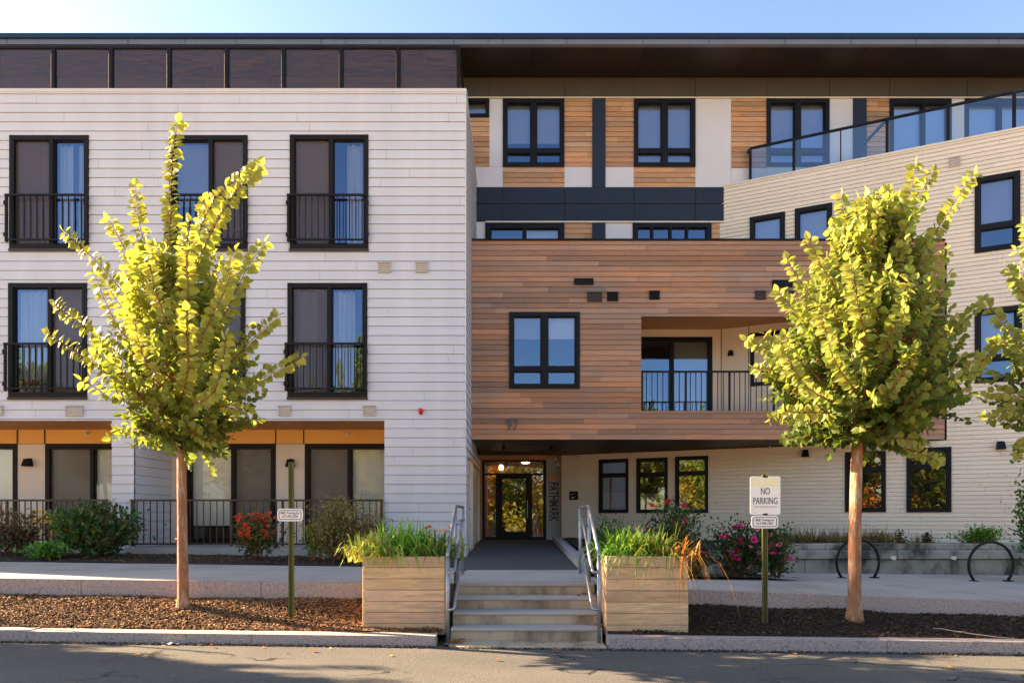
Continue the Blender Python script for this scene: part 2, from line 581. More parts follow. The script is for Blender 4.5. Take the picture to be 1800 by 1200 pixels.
def win(fr, u0, u1, z0, z1, fw=.08, vm=(), hm=(), vw=.08, hw=.08, out=.03, dep=.10, inner=(), gl='glass', fm='black', name='window', label=None, sill=None, parent=None):
    f = MB()
    f.box(fr, u0, u0 + fw, -dep, out, z0, z1)
    f.box(fr, u1 - fw, u1, -dep, out, z0, z1)
    f.box(fr, u0 + fw, u1 - fw, -dep, out - .003, z1 - fw, z1)
    f.box(fr, u0 + fw, u1 - fw, -dep, out - .003, z0, z0 + fw)
    us = [u0 + fw] + [x for c in vm for x in (c - vw / 2, c + vw / 2)] + [u1 - fw]
    zs = [z0 + fw] + [x for c in hm for x in (c - hw / 2, c + hw / 2)] + [z1 - fw]
    for c in vm:
        f.box(fr, c - vw / 2, c + vw / 2, -dep + .01, out - .006, z0 + fw, z1 - fw)
    for c in hm:
        for a, b in zip(us[0::2], us[1::2]):
            f.box(fr, a, b, -dep + .012, out - .012, c - hw / 2, c + hw / 2)
    # thin sash beads
    for a, b in zip(us[0::2], us[1::2]):
        for c, d in zip(zs[0::2], zs[1::2]):
            w = .018
            for (p, q, g, h) in ((a, a + w, c, d), (b - w, b, c, d), (a + w, b - w, c, c + w), (a + w, b - w, d - w, d)):
                f.box(fr, p, q, -.06, -.012, g, h)
    wo = f.build(name, M[fm], parent or BLD)
    if label: wo['label'] = label
    g = MB()
    for a, b in zip(us[0::2], us[1::2]):
        for c, d in zip(zs[0::2], zs[1::2]):
            t = [rng.uniform(-.0025, .0025) for _ in range(3)]
            g.face([fr.p(a, -.045 + t[0], c), fr.p(b, -.045 + t[1], c), fr.p(b, -.045 + t[1] + t[2], d), fr.p(a, -.045 + t[0] + t[2], d)])
    g.build('pane', M[gl], wo)
    for (kind, a, b, c, d, mt) in inner:
        x = MB()
        if kind == 'blind':
            x.box(fr, a, b, -.155, -.15, c, d)
            x.box(fr, a, b, -.16, -.142, c - .02, c)
        elif kind == 'screen':
            x.face([fr.p(a, -.025, c), fr.p(b, -.025, c), fr.p(b, -.025, d), fr.p(a, -.025, d)])
        else:
            n = max(8, int((b - a) / .012))
            ph = rng.random() * 6
            for i in range(n):
                ua, ub = a + (b - a) * i / n, a + (b - a) * (i + 1) / n
                na, nb = [-.2 + .035 * math.sin(q * 46 + ph + 1.3 * math.sin(q * 17)) for q in (ua, ub)]
                x.face([fr.p(ua, na, c), fr.p(ub, nb, c), fr.p(ub, nb * .9 - .02, d), fr.p(ua, na * .9 - .02, d)])
        x.build({'blind': 'roller_blind', 'screen': 'insect_screen', 'curtain': 'curtain'}[kind], M[mt], wo, smooth=(kind == 'curtain'))
    return wo


def rail(fr, u0, u1, zt, zb, n, posts, nb, mat, name, rt=.045, label=None, br=.009, plates=False):
    """metal railing: rails, posts, balusters"""
    m = MB()
    m.box(fr, u0, u1, n - .02, n + .025, zt - rt, zt, bev=.004)
    o = m.build(name, M[mat], BLD)
    m = MB()
    m.box(fr, u0, u1, n - .015, n + .018, zb, zb + rt * .8, bev=.004)
    m.build('bottom_rail', M[mat], o)
    if label: o['label'] = label
    for p in posts:
        q = MB()
        q.box(fr, p - .024, p + .024, n - .024, n + .022, zb - .03, zt - rt, bev=.003)
        if plates:
            for zz in (zt - .2, zb + .12):
                q.box(fr, p - .045, p + .045, n + .022, n + .034, zz - .045, zz + .045, bev=.003)
                q.box(fr, p - .018, p - .006, n + .034, n + .046, zz - .02, zz - .008)
                q.box(fr, p - .018, p - .006, n + .034, n + .046, zz + .008, zz + .02)
        q.build('post', M[mat], o)
    b = MB()
    for i in range(nb):
        c = u0 + (u1 - u0) * (i + 1) / (nb + 1)
        if min(abs(c - p) for p in posts) < .05: continue
        b.box(fr, c - br, c + br, n - br, n + br, zb + rt * .8, zt - rt)
    b.build('balusters', M[mat], o)
    return o


# ------------------------------------------------------------------ building: left white block
YL, YR, YB, YW, YD = 14.9, 16.5, 19.1, 16.85, 21.4
FL = front(YL)
XE = PX(818, YL)                                   # right corner of the white block
XL0 = -24.1                                         # its far left end, out of the picture
ZTOP = PZ(157, YL)
ZF = .93                                            # patio slab
juliet = [  # px rectangle, which half carries the screen, furnishings
    (18, 239, 157, 438, 'L', 3), (299, 239, 436, 438, 'R', 3), (510, 238, 648, 438, 'L', 3),
    (16, 498, 154, 698, 'R', 2), (297, 498, 432, 698, 'R', 2), (506, 498, 646, 698, 'L', 2)]
ops = []
for (x0, y0, x1, y1, s, fl) in juliet:
    ops.append((PX(x0, YL), PX(x1, YL), PZ(y1, YL), PZ(y0, YL)))
zrec = PZ(739, YL)
recR = (PX(236, YL), PX(676, YL))
recL = (-15.5, PX(197, YL))
ops_all = ops + [(recR[0], recR[1], 0, zrec), (recL[0], recL[1], 0, zrec)]
mb = MB()
siding(mb, FL, XL0, XE, .72, ZTOP - .07, .2024, .016, ops_all, (3.2, 5.2), PZ(165.5, YL), var=.018)
mb.box(FL, XL0, XE + .02, -.16, .03, ZTOP - .07, ZTOP, col=(1.05, 1.0, .92))
# side wall down the entrance passage
FS = Fr((XE, 0), (0, 1), (1, 0))
sdoor = (15.75, 21.35, .6, PZ(789, 15.6))
siding(mb, FS, YL, YB + .05, 3.4, ZTOP - .07, .2024, .016, [], (2.2, 3.7), PZ(165.5, YL), var=.02)
siding(mb, FS, YL, YD, .6, 3.4, .2024, .016, [sdoor], (2.2, 3.7), PZ(165.5, YL), var=.02)
mb.box(FS, YL, YB, -.16, .03, ZTOP - .07, ZTOP - .002)
# corner boards
mb.box(FL, XE - .012, XE + .020, -.02, .021, .72, ZTOP - .07)
# recess cheeks
FRc = Fr((recR[0], 0), (0, 1), (1, 0))
siding(mb, FRc, YL + .02, YR, ZF, zrec, .2024, .014, [], (3, 4), PZ(165.5, YL), var=.02)
mb.box(FL, recR[1] - .0, recR[1] + .03, -(YR - YL), -.03, ZF, zrec)
mb.box(FL, recL[1] - .0, recL[1] + .03, -(YR - YL), -.03, ZF, zrec)
mb.build('white_siding', M['siding'], BLD)
# shell: end wall, rear wall, roof deck
sh = MB()
sh.box(WORLD, XL0, XL0 + .2, YL + .03, 36, .4, ZTOP - .05)
sh.box(WORLD, XL0, 22, 36, 36.3, .4, 13.8)
sh.box(WORLD, XL0 + .2, XE - .05, YL + .17, 36, ZTOP - .35, ZTOP - .2)
sh.box(WORLD, -31.4, -31.2, YB + .05, 36, ZTOP - .5, 13.8)
sh.box(WORLD, -31.2, XL0, YB + .05, 36, ZTOP - .4, ZTOP - .25)
sh.box(WORLD, -31.4, XL0, YB, YB + .2, 0, ZTOP)
sh.build('rear_shell', M['brown'], BLD)
# dim interior partitions behind the glass
rm = MB()
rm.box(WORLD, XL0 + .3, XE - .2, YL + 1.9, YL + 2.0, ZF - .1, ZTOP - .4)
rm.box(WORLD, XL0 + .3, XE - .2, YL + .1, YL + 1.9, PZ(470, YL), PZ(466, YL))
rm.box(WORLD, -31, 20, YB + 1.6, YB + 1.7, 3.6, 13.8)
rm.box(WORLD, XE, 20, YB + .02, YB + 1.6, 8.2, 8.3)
rm.build('interior_wall', M['room'], BLD)

jl = {0: 'third floor balcony door behind a tan curtain', 5: 'second floor balcony door with white curtains'}
for i, (x0, y0, x1, y1, s, fl) in enumerate(juliet):
    u0, u1, z0, z1 = ops[i]
    w = u1 - u0
    mid = u0 + w * .525
    fw = .10
    inn = []
    zc0, zc1 = z0 + .1, z1 - .12
    if s == 'L':
        inn.append(('screen', u0 + fw, mid, zc0, zc1, 'screen'))
    else:
        inn.append(('screen', mid, u1 - fw, zc0, zc1, 'screen'))
    if i == 0:
        inn += [('curtain', u0 + .55, u0 + .85, zc0, zc1, 'curtain_tan'), ('curtain', mid + .08, mid + .36, zc0, zc1, 'curtain'), ('curtain', u1 - .36, u1 - .1, zc0, zc1, 'curtain')]
    elif i == 5:
        inn += [('curtain', u0 + .12, u0 + .60, zc0, zc1, 'curtain'), ('curtain', mid + .05, mid + .5, zc0, zc1, 'curtain')]
    elif i == 1:
        inn += [('blind', u0 + .1, mid, z0 + 1.0, zc1, 'blindgrey'), ('blind', mid, u1 - .1, z0 + .5, zc1, 'blindgrey')]
    elif i == 2:
        inn += [('blind', u0 + .1, mid, z0 + .25, zc1, 'blindgrey'), ('curtain', mid + .3, u1 - .1, zc0, zc1, 'curtain')]
    elif i == 3:
        inn += [('curtain', u0 + .12, u0 + .72, zc0, zc1, 'curtain'), ('blind', mid, u1 - .1, z0 + .3, zc1, 'blindgrey')]
    else:
        inn += [('blind', u0 + .1, u1 - .1, z0 + .6, zc1, 'blindgrey')]
    wo = win(FL, u0, u1, z0, z1, fw, (mid,), (), .085, .08, .035, .14, inn, fm='bronze', name='balcony_door', label=jl.get(i))
    q = MB()
    q.box(FL, u0 - .01, u1 + .01, -.05, .06, z0 - .055, z0 - .002, bev=.006)
    q.build('sill', M['brownrail'], wo)
    ra, rb = u0 - .06 if i % 3 != 2 else u0 - .045, u1 + .01
    rail(FL, ra, rb, z0 + 1.17, z0 + .16, .075, (ra + .03, rb - .03), 12, 'rail', 'juliet_railing', plates=True)
    if i == 3:
        # flower pots on the inner ledge
        pts = MB()
        for k in range(3):
            cx = u0 + .22 + .17 * k
            pts.lathe(FL.p(cx, -.12, z0 + .11), [(.05, 0), (.065, .13), (.07, .13), (.07, .15)], 10)
        po = pts.build('flower_pots', M['whiteplastic'], wo)
        fl = MB()
        for k in range(60):
            cx = u0 + .22 + .17 * rng.randrange(3)
            p = FL.p(cx + rng.gauss(0, .05), -.12 + rng.uniform(-.01, .03), z0 + .27 + rng.random() * .12)
            col = (.7, .2, .04) if rng.random() < .5 else (.08, .2, .04)
            fl.leaf(p, Vector((rng.gauss(0, 1), rng.gauss(0, .4), rng.random())), Vector((0, -1, .5)), .06, .05, col)
        fl.build('potted_flowers', M['petal'], wo)

# ground floor recesses
FRe = front(YR)
wl, wr = recL[0], recR[1] + .02
hd = MB()
zh = PZ(780, YR)
for (a, b) in ((recL[0], recL[1] + .02), (recR[0] + .02, recR[1] + .02)):
    hd.box(FRe, a, b, -.06, 0, zh + .012, zrec + .05)
hd.build('header_panel', M['ochre'], BLD)
for x in (31, 79, 485, 534):
    bt = MB()
    bt.box(FRe, PX(x, YR) - .012, PX(x, YR) + .012, 0, .022, zh, zrec)
    bt.build('panel_joint_trim', M['brownrail'], BLD)
so = MB()
so.box(WORLD, recL[0], recL[1] + .03, YL - .0 + .02, YR + .05, zrec, zrec + .06)
so.box(WORLD, recR[0] - .0, recR[1] + .03, YL + .02, YR + .05, zrec, zrec + .06)
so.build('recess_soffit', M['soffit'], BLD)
for (a, b) in ((31, 80), (301, 327), (485, 536), (-340, -140)):
    pr = MB()
    pr.box(FRe, PX(a, YR), PX(b, YR), -.06, 0, ZF, zh)
    pr.build('pier_panel', M['pier'], BLD)


def gwin(x0, x1, xm, scr, blinds):
    u0, u1, um = PX(x0, YR), PX(x1, YR), PX(xm, YR)
    zb = ZF + .02
    zt = zh
    inn = []
    a, b = (u0 + .1, um) if scr == 'L' else (um, u1 - .1)
    inn.append(('screen', a, b, zb + .1, zt - .12, 'screen'))
    zbl = PZ(922, YR)
    for (p, q) in ((u0 + .1, um), (um, u1 - .1)):
        inn.append(('blind', p, q, zbl if blinds else zb + .2, zt - .1, 'blind'))
    win(FRe, u0, u1, zb, zt, .11, (um,), (), .085, .08, .02, .14, inn, gl='patioglass', fm='bronze', name='patio_door')


gwin(327, 485, 410, 'R', 1)
gwin(536, 690, 615, 'L', 1)
gwin(80, 240, 162, 'L', 0)
gwin(-140, 31, -55, 'L', 1)
# patio slab
sl = MB()
sl.box(WORLD, recL[0] - .1, recL[1] + .05, YL - .22, YR + .05, .5, ZF)
sl.box(WORLD, recR[0] - .05, recR[1] + .05, YL - .22, YR + .05, .5, ZF)
sl.box(WORLD, recL[1] + .05, recR[0] - .05, YL - .1, YL + .1, .5, .72)
sl.box(WORLD, recR[1] + .05, XE - .02, YL - .1, YL + .1, .5, .72)
sl.build('patio_slab', M['concrete'], BLD)
zrt = PZ(877, 14.8)
rail(FL, PX(233, YL), PX(676, YL) - .02, zrt, ZF + .06, .08, [PX(x, YL) for x in (236, 409, 499, 585, 672)], 37, 'brownrail', 'patio_railing', label='long brown patio railing in front of the wide recess')
rail(FL, recL[0] + .1, PX(194, YL), zrt, ZF + .06, .08, [PX(x, YL) for x in (-330, -240, -160, -70, 17, 104, 191)], 50, 'brownrail', 'patio_railing')


def sconce(fr, u, z, n=0, mat='bronze', s=1.0, parent=BLD):
    m = MB()
    m.idx([fr.p(u + a * s, n + b * s, z + c * s) for c, k, d in ((-.09, .095, .17), (.09, .07, .11)) for a, b in ((-k, 0), (k, 0), (k, d), (-k, d))],
          [(0, 3, 2, 1), (4, 5, 6, 7), (0, 1, 5, 4), (1, 2, 6, 5), (2, 3, 7, 6), (3, 0, 4, 7)])
    m.box(fr, u - .06 * s, u + .06 * s, n - .01, n + .012, z + .09 * s, z + .11 * s)
    return m.build('wall_lamp', M[mat], parent)


sconce(FRe, PX(52, YR), PZ(813, YR))
sconce(FRe, PX(512, YR), PZ(814, YR))


def head(fr, u, z, n=0):
    m = MB()
    m.lathe(fr.p(u, n, z), [(.045, 0), (.045, .02), (.025, .025), (.03, .07), (.012, .09)], 10, fr.n + Vector((0, 0, -.3)))
    return m.build('sprinkler_head', M['whiteplastic'], BLD, smooth=True)


for x in (155, 400, 612): head(FRe, PX(x, YR), PZ(760, YR))


def vent(fr, u0, u1, z0, z1, n, mat, slats, name='vent_grille', hood=True):
    m = MB()
    m.box(fr, u0, u1, n, n + .012, z0, z1)
    if hood: m.box(fr, u0 - .015, u1 + .015, n + .012, n + .05, z1 - .015, z1)
    m.box(fr, u0, u0 + .012, n + .012, n + .035, z0, z1 - .015)
    m.box(fr, u1 - .012, u1, n + .012, n + .035, z0, z1 - .015)
    for i in range(slats):
        zz = z0 + (z1 - z0) * (i + .3) / slats
        m.box(fr, u0 + .012, u1 - .012, n + .012, n + .034, zz, zz + .012)
    return m.build(name, M[mat], BLD)


for (a, b, c, d) in ((665, 462, 687, 480), (731, 462, 752, 480), (117, 713, 147, 732), (490, 713, 511, 731), (639, 713, 660, 731), (-22, 713, 6, 731)):
    vent(FL, PX(a, YL), PX(b * 0 + c, YL), PZ(d, YL), PZ(b, YL), .016, 'vent', 5)
m = MB()
m.lathe(FL.p(PX(740, YL), .012, PZ(722, YL)), [(.055, 0), (.06, .03), (.05, .07), (.03, .085), (.012, .09)], 16, Vector((0, -1, 0)))
m.box(FL, PX(740, YL) - .035, PX(740, YL) + .035, .01, .03, PZ(722, YL) - .085, PZ(722, YL) - .04)
m.build('alarm_bell', M['red'], BLD, smooth=False)

# glass guard on the white block
YG = 15.08
FG = front(YG)
zg1, zg0 = PZ(82, YG), ZTOP - .02
gm = MB()
gx = [PX(x, YG) for x in (95, 196, 298, 399, 499, 600, 700, 805)]
step = gx[1] - gx[0]
while gx[0] > XL0 + 1.5: gx.insert(0, gx[0] - step)
gm.box(FG, gx[0], gx[-1] + .05, -.03, .03, zg1 - .06, zg1, bev=.006)
gm.box(FG, gx[0], gx[-1], -.02, .02, zg0 + .06, zg0 + .10)
gm.box(Fr((gx[-1], 0), (0, 1), (1, 0)), YG + .03, YB - .05, -.03, .03, zg1 - .06, zg1 - .003)
gg = gm.build('glass_guard', M['black'], BLD)
for i, x in enumerate(gx):
    p = MB()
    p.box(FG, x - .042, x + .042, -.05, .045, zg0, zg1 - .06, bev=.005)
    p.build('post', M['black'], gg)
    if i:
        p = MB()
        a, b = gx[i - 1] + .055, x - .055
        p.face([FG.p(a, 0, zg0 + .11), FG.p(b, 0, zg0 + .11), FG.p(b, 0, zg1 - .075), FG.p(a, 0, zg1 - .075)])
        p.build('pane', M['bronzeglass'], gg)
for k in range(1, 3):
    p = MB()
    yy = YG + (YB - YG) * k / 2 - .1
    p.box(WORLD, gx[-1] - .035, gx[-1] + .035, yy - .04, yy + .04, zg0, zg1 - .06)
    p.build('post', M['black'], gg)
    p = MB()
    ya, yb = YG + (YB - YG) * (k - 1) / 2 + .08, yy - .06
    p.face([(gx[-1], ya, zg0 + .1), (gx[-1], yb, zg0 + .1), (gx[-1], yb, zg1 - .08), (gx[-1], ya, zg1 - .08)])
    p.build('pane', M['bronzeglass'], gg)

# ------------------------------------------------------------------ main back wall and roof
FB = front(YB)


def rB(x0, y0, x1, y1): return PX(x0, YB), PX(x1, YB), PZ(y1, YB), PZ(y0, YB)


whites = [(860, 173, 884, 294), (824, 294, 884, 330), (992, 294, 1041, 330), (1064, 294, 1114, 330), (1222, 173, 1285, 330), (1285, 296, 1347, 330),
          (1457, 173, 1499, 330), (824, 390, 853, 440), (1064, 390, 1112, 440), (1672, 173, 1695, 330), (1347, 294, 1457, 330)]
woods = [(820, 207, 860, 294), (992, 173, 1041, 294), (1064, 173, 1114, 294), (1285, 173, 1347, 296), (1522, 173, 1563, 330), (884, 294, 992, 330), (1114, 294, 1222, 330),
         (992, 390, 1041, 440), (1250, 390, 1290, 440), (1820, 173, 1900, 330)]
navys = [(1041, 173, 1064, 330), (1499, 173, 1522, 330), (1041, 390, 1064, 440)]
for r in whites:
    m = MB()
    u0, u1, z0, z1 = rB(*r)
    m.box(FB, u0 + .004, u1 - .004, -.06, .012, z0 + .004, z1 - .004)
    m.build('white_panel', M['white_panel'], BLD)
rw = random.Random(3)
for r in woods:
    m = MB()
    u0, u1, z0, z1 = rB(*r)
    siding(m, FB, u0, u1, z0, z1, .142, .014, [], (1.4, 2.6), PZ(330, YB), var=.24, rnd=rw, tint=.12)
    m.build('cedar_cladding', M['cedar'], BLD)
m = MB()
for r in navys:
    u0, u1, z0, z1 = rB(*r)
    m.box(FB, u0, u1, -.06, .05, z0, z1)
xs = [820, 883, 992, 1114, 1222, 1347, 1457]
for a, b in zip(xs[:-1], xs[1:]):
    for (c, d) in ((330, 359.5), (359.5, 390)):
        u0, u1, z0, z1 = rB(a, c, b, d)
        m.box(FB, u0 + .008, u1 - .008, -.06, .055, z0 + .01, z1 - .01)
u0, u1, z0, z1 = rB(820, 330, 1457, 390)
m.box(FB, u0, u1, -.08, .03, z0 + .02, z1 - .02)
m.build('navy_panel', M['navy'], BLD)
m = MB()
xs = [-700, -560, -420, -280, -140, 0, 120, 240, 360, 480, 600, 740, 860, 884, 992, 1114, 1222, 1347, 1457, 1563, 1699, 1830, 1960, 2100]
for a, b in zip(xs[:-1], xs[1:]):
    u0, u1, z0, z1 = rB(a, 136, b, 173)
    m.box(FB, u0 + .01, u1 - .01, -.06, .03, z0, z1)
m.box(FB, PX(-700, YB), PX(2100, YB), -.08, .01, PZ(172, YB), PZ(136, YB))
m.box(FB, -31.2, PX(-700, YB), -.06, .01, PZ(173, YB), PZ(136, YB))
m.box(FB, -31.2, PX(822, YB), -.06, .0, ZTOP - .4, PZ(173, YB) - .01)
m.box(FB, PX(1900, YB), 20, -.06, .0, ZTOP - .8, PZ(173, YB) - .01)
m.box(FB, PX(1347, YB), 20, -.10, -.07, PZ(336, YB), PZ(290, YB))
m.build('bronze_panel_band', M['brown'], BLD)
m = MB()
m.box(FB, PX(822, YB), 20, .03, .06, PZ(174.5, YB), PZ(172.5, YB))
m.box(FB, PX(853, YB), PX(1290, YB), .02, .06, PZ(392.5, YB), PZ(390, YB))
m.build('drip_trim', M['cream'], BLD)

# fourth floor windows
def w4(x0, y0, x1, y1, bl, label=None):
    u0, u1, z0, z1 = rB(x0, y0, x1, y1)
    w = u1 - u0
    mid = (u0 + u1) / 2
    zt = PZ(266, YB)
    inn = []
    for k, (a, b) in enumerate(((u0 + .1, mid), (mid, u1 - .1))):
        inn.append(('blind', a, b, bl[k], z1 - .08, 'blindup'))
    win(FB, u0, u1, z0, z1, .115, (mid,), (zt,), .17, .14, .05, .1, inn, label=label)


w4(884, 175, 992, 294, (PZ(247, YB), PZ(247, YB)), 'top floor window with blinds half lowered')
w4(1114, 175, 1222, 294, (PZ(290, YB), PZ(290, YB)), 'top floor window with blinds fully lowered')
w4(1347, 175, 1457, 294, (PZ(290, YB), PZ(290, YB)))
u0, u1, z0, z1 = rB(790, 174, 860, 207)
win(FB, u0, u1, z0, z1, .09, (), (), out=.05, inner=[('blind', u0, u1, z0 + .2, z1, 'blindgrey')], label='small dark window under the eaves')
u0, u1, z0, z1 = rB(1563, 176, 1672, 320)
win(FB, u0, u1, z0, z1, .12, ((u0 * .45 + u1 * .55),), (), .1, inner=[('blind', u0, u1, z0 + .9, z1, 'blind')], name='terrace_door')
u0, u1, z0, z1 = rB(1695, 176, 1820, 320)
win(FB, u0, u1, z0, z1, .12, ((u0 + u1) / 2,), (), .1, inner=[('blind', u0, u1, z0 + 1.2, z1, 'blind')], name='terrace_door')
u0, u1, z0, z1 = rB(853, 392, 992, 470)
win(FB, u0, u1, z0, z1, .16, (PX(922, YB),), (), .08, .08, .05, .1, [('blind', PX(925, YB), u1, z0, z1, 'blind'), ('blind', u0, PX(920, YB), z0, z1 - .35, 'blindgrey')])
u0, u1, z0, z1 = rB(1112, 392, 1250, 470)
win(FB, u0, u1, z0, z1, .14, [PX(x, YB) for x in (1146, 1178, 1207)], (), .06, .08, .05, .1)

# roof with deep overhang
YE = 17.7
z0, z1, z2 = PZ(78, YE), PZ(69, YE), PZ(60, YE)
m = MB()
m.box(WORLD, -31.4, 24, YE, YE + .12, z0, z1)
m.box(WORLD, -31.4, 24, YE + .12, 37, z0 + .06, z1)
rf = m.build('roof', M['silver'], BLD)
m = MB()
m.box(WORLD, -31.45, 24, YE - .05, 37.2, z1, z2, bev=.01)
m.build('roof_cap', M['navycap'], rf)
m = MB()
for i in range(19):
    a = -31.4 + i * 2.9
    m.box(WORLD, a + .006, a + 2.894, YE + .03, 37, z0 - .004 + .01, z0 + .05)
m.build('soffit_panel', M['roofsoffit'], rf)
m = MB()
for x in (12, 225, 325, 415, 565, 608, 668, 798, 858, 884, 996, 1130, 1246, 1380, 1496, 1610, 1756):
    m.box(WORLD, PX(x, YE) - .006, PX(x, YE) + .006, YE - .004, YE, z0, z1 - .002)
m.build('fascia_seam', M['black'], rf)

# ------------------------------------------------------------------ angled beige wing
S0 = Vector((PX(987, 21.08), 21.08))
A0 = Vector((PX(1265, YB), YB))
B0 = Vector((PX(1660, YW), YW))
dA = (B0 - A0).normalized()
S0 = A0 + dA * ((21.08 - A0.y) / dA.y)
FA = Fr(S0, dA, (dA.y, -dA.x))
if FA.n.y > 0: FA.n = -FA.n


def uA(px):
    k = (px - CX) / F
    return (S0.y * k - S0.x) / (dA.x - k * dA.y)


def yA(px): return S0.y + dA.y * uA(px)
def zA(px, py): return PZ(py, yA(px))


UA, UB = uA(1265), uA(1660)
ZA = zA(1265, 327)
ZS, ZWT = PZ(772, YW), PZ(420, YW)                   # box soffit and box top
UEND = 15.0
wing = []   # window openings in u,z
gw = []
for (x0, x1, yt, yb) in ((1053, 1105, 807.5, 901), (1119, 1174, 805.5, 901), (1187, 1245, 802.5, 901), (1485, 1557, 794.5, 899.5), (1593, 1672, 787.5, 899.5)):
    gw.append((uA(x0), uA(x1), zA(x1, yb), zA(x0, yt)))
up = []
for (x0, x1, yt, yb) in ((1318, 1380, 383, 470), (1397, 1463, 368, 470)):
    up.append((uA(x0), uA(x1), ZWT - .4, zA(x0, yt)))
big = []
for (x0, x1, yt, yb) in ((1713, 1793, 314, 446), (1713, 1796, 545, 674)):
    big.append((uA(x0), uA(x1), zA(x0, yb), zA(x0, yt)))
wops = gw + up + big + [(-1, UA, ZS - .02, 12), (UA - .01, UB + .05, ZS - .02, ZWT - .1)]
m = MB()
siding(m, FA, 0, UEND, .75, ZA - .05, .105, .010, wops, (2.4, 3.8), .75, var=.03)
m.box(FA, UEND - .02, UEND + .02, -8, .012, .75, ZA - .05)
m.build('beige_siding', M['beige'], BLD)
m = MB()
m.box(FA, UA, UEND, -.16, .03, ZA - .05, ZA)
m.build('parapet_cap', M['cream'], BLD)
m = MB()
m.box(FA, 0, UEND, -.03, -.005, .5, .76)
m.build('foundation', M['concrete'], BLD)
m = MB()
m.box(FA, UA + .3, UEND, -6, -.17, ZA - .45, ZA - .3)
m.build('terrace_deck', M['concrete'], BLD)
m = MB()
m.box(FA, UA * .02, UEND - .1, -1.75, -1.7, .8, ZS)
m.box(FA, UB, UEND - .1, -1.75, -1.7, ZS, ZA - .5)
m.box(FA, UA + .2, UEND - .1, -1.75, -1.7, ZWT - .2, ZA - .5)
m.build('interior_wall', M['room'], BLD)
for i, (a, b, c, d) in enumerate(gw):
    zt = c + (d - c) * .70
    inn = []
    if i < 3: inn = [('blind', a + .05, b - .05, c + .05, c + (d - c) * (.38, .36, .05)[i], 'blindgrey')] if i < 2 else []
    win(FA, a, b, c, d, .085, (), (zt,), .08, .10, .04, .1, inn, gl='glassdk',
        label=('leftmost slim window of the ground floor beside the intercom' if i == 0 else None))
for (a, b, c, d) in up:
    win(FA, a, b, c, d, .12, (), (), out=.04, inner=[('blind', a, b, c, d, 'blindup')])
for i, (a, b, c, d) in enumerate(big):
    win(FA, a, b, c, d, .12, (), (c + (d - c) * .33,), .08, .13, .04, inner=[('blind', a, b, c + (d - c) * (.42, .30)[i], d, 'blindup')])
for (x, y) in ((1416, 797), (1758, 783)):
    sconce(FA, uA(x), zA(x, y), .01, 'black')
vent(FA, uA(1667), uA(1687), zA(1677, 294), zA(1677, 277), .01, 'vent', 5)
for (x, y) in ((1018, 801), (1112, 798), (1352, 786)): head(FA, uA(x), zA(x, y), .01)
m = MB()
a = uA(1009)
m.box(FA, a - .14, a + .14, .008, .045, zA(1009, 878), zA(1009, 863), bev=.006)
ic = m.build('intercom', M['black'], BLD)
m = MB()
m.box(FA, a - .02, a + .06, .045, .05, zA(1009, 868), zA(1009, 866.5))
m.build('display', M['red'], ic)
m = MB()
m.box(FA, a - .06, a + .02, .045, .05, zA(1009, 875), zA(1009, 873))
m.box(FA, a - .09, a - .06, .045, .05, zA(1009, 869), zA(1009, 867.5))
m.build('button', M['whiteplastic'], ic)

# glass rail on the wing parapet
zr1 = zA(1318, 255)
posts = [uA(x) for x in (1318, 1395, 1478, 1560, 1668, 1785)]
posts += [posts[-1] + 1.2, posts[-1] + 2.4]
m = MB()
m.box(FA, posts[0], UEND, -.17, -.11, zr1 - .06, zr1, bev=.008)
tr = m.build('terrace_rail', M['black'], BLD)
for i, p in enumerate(posts):
    q = MB()
    w = .016 if i == 2 else .035
    q.box(FA, p - w, p + w, -.17, -.11, ZA - .3, zr1 - .06)
    q.build('post', M['black'], tr)
    if i:
        q = MB()
        a, b = posts[i - 1] + .04, p - .04
        q.face([FA.p(a, -.14, ZA - .25), FA.p(b, -.14, ZA - .25), FA.p(b, -.14, zr1 - .065), FA.p(a, -.14, zr1 - .065)])
        q.build('pane', M['railglass'], tr)
# corner return and the divider rail running back to the wall
for u, L in ((posts[0], .30), (posts[3], 1.15)):
    q = MB()
    p0 = FA.p(u, -.14, 0)
    q.box(WORLD, p0.x - .03, p0.x + .03, p0.y + .03, p0.y + L, zr1 - .06, zr1 - .003)
    q.box(WORLD, p0.x - .03, p0.x + .03, p0.y + L, p0.y + L + .06, ZA - .3, zr1 - .003)
    q.build('return_rail', M['navycap'], tr)

# ------------------------------------------------------------------ cedar box over the entrance
FW = front(YW)
XB0 = XE + .012
bw = (PX(895, YW), PX(1019, YW), PZ(683, YW), PZ(549, YW))
bal = (PX(1127, YW), PX(1446, YW), PZ(722, YW), PZ(556, YW))
m = MB()
siding(m, FW, XB0, B0.x, ZS, ZWT - .05, .1295, .013, [bw, bal], (1.2, 4.4), ZS, var=.27, rnd=random.Random(11), tint=.12)
m.box(FW, B0.x - .02, B0.x, -.12, .015, ZS, ZWT - .05)
m.box(FW, bal[0] - .04, bal[1] + .04, -.16, -.012, bal[3], bal[3] + .3)
m.build('weathered_cedar_cladding', M['cedar_old'], BLD)
m = MB()
m.box(FW, XB0, B0.x + .01, -.25, .03, ZWT - .05, ZWT + .0, bev=.006)
m.build('box_coping', M['black'], BLD)
m = MB()
m.box(WORLD, XB0, 9.5, YW + .2, YB + .1, ZWT - .35, ZWT - .25)
m.build('box_roof', M['brown'], BLD)
m = MB()
for i in range(12):
    m.box(WORLD, XB0 + .02, 10.55, YW + .02 + i * .4, YW + .41 + i * .4, ZS + .004 + (i % 2) * .003, ZS + .08)
m.box(WORLD, XB0, bal[1] + .3, YW + .02, YB, bal[2] - .05, bal[2] - .02)
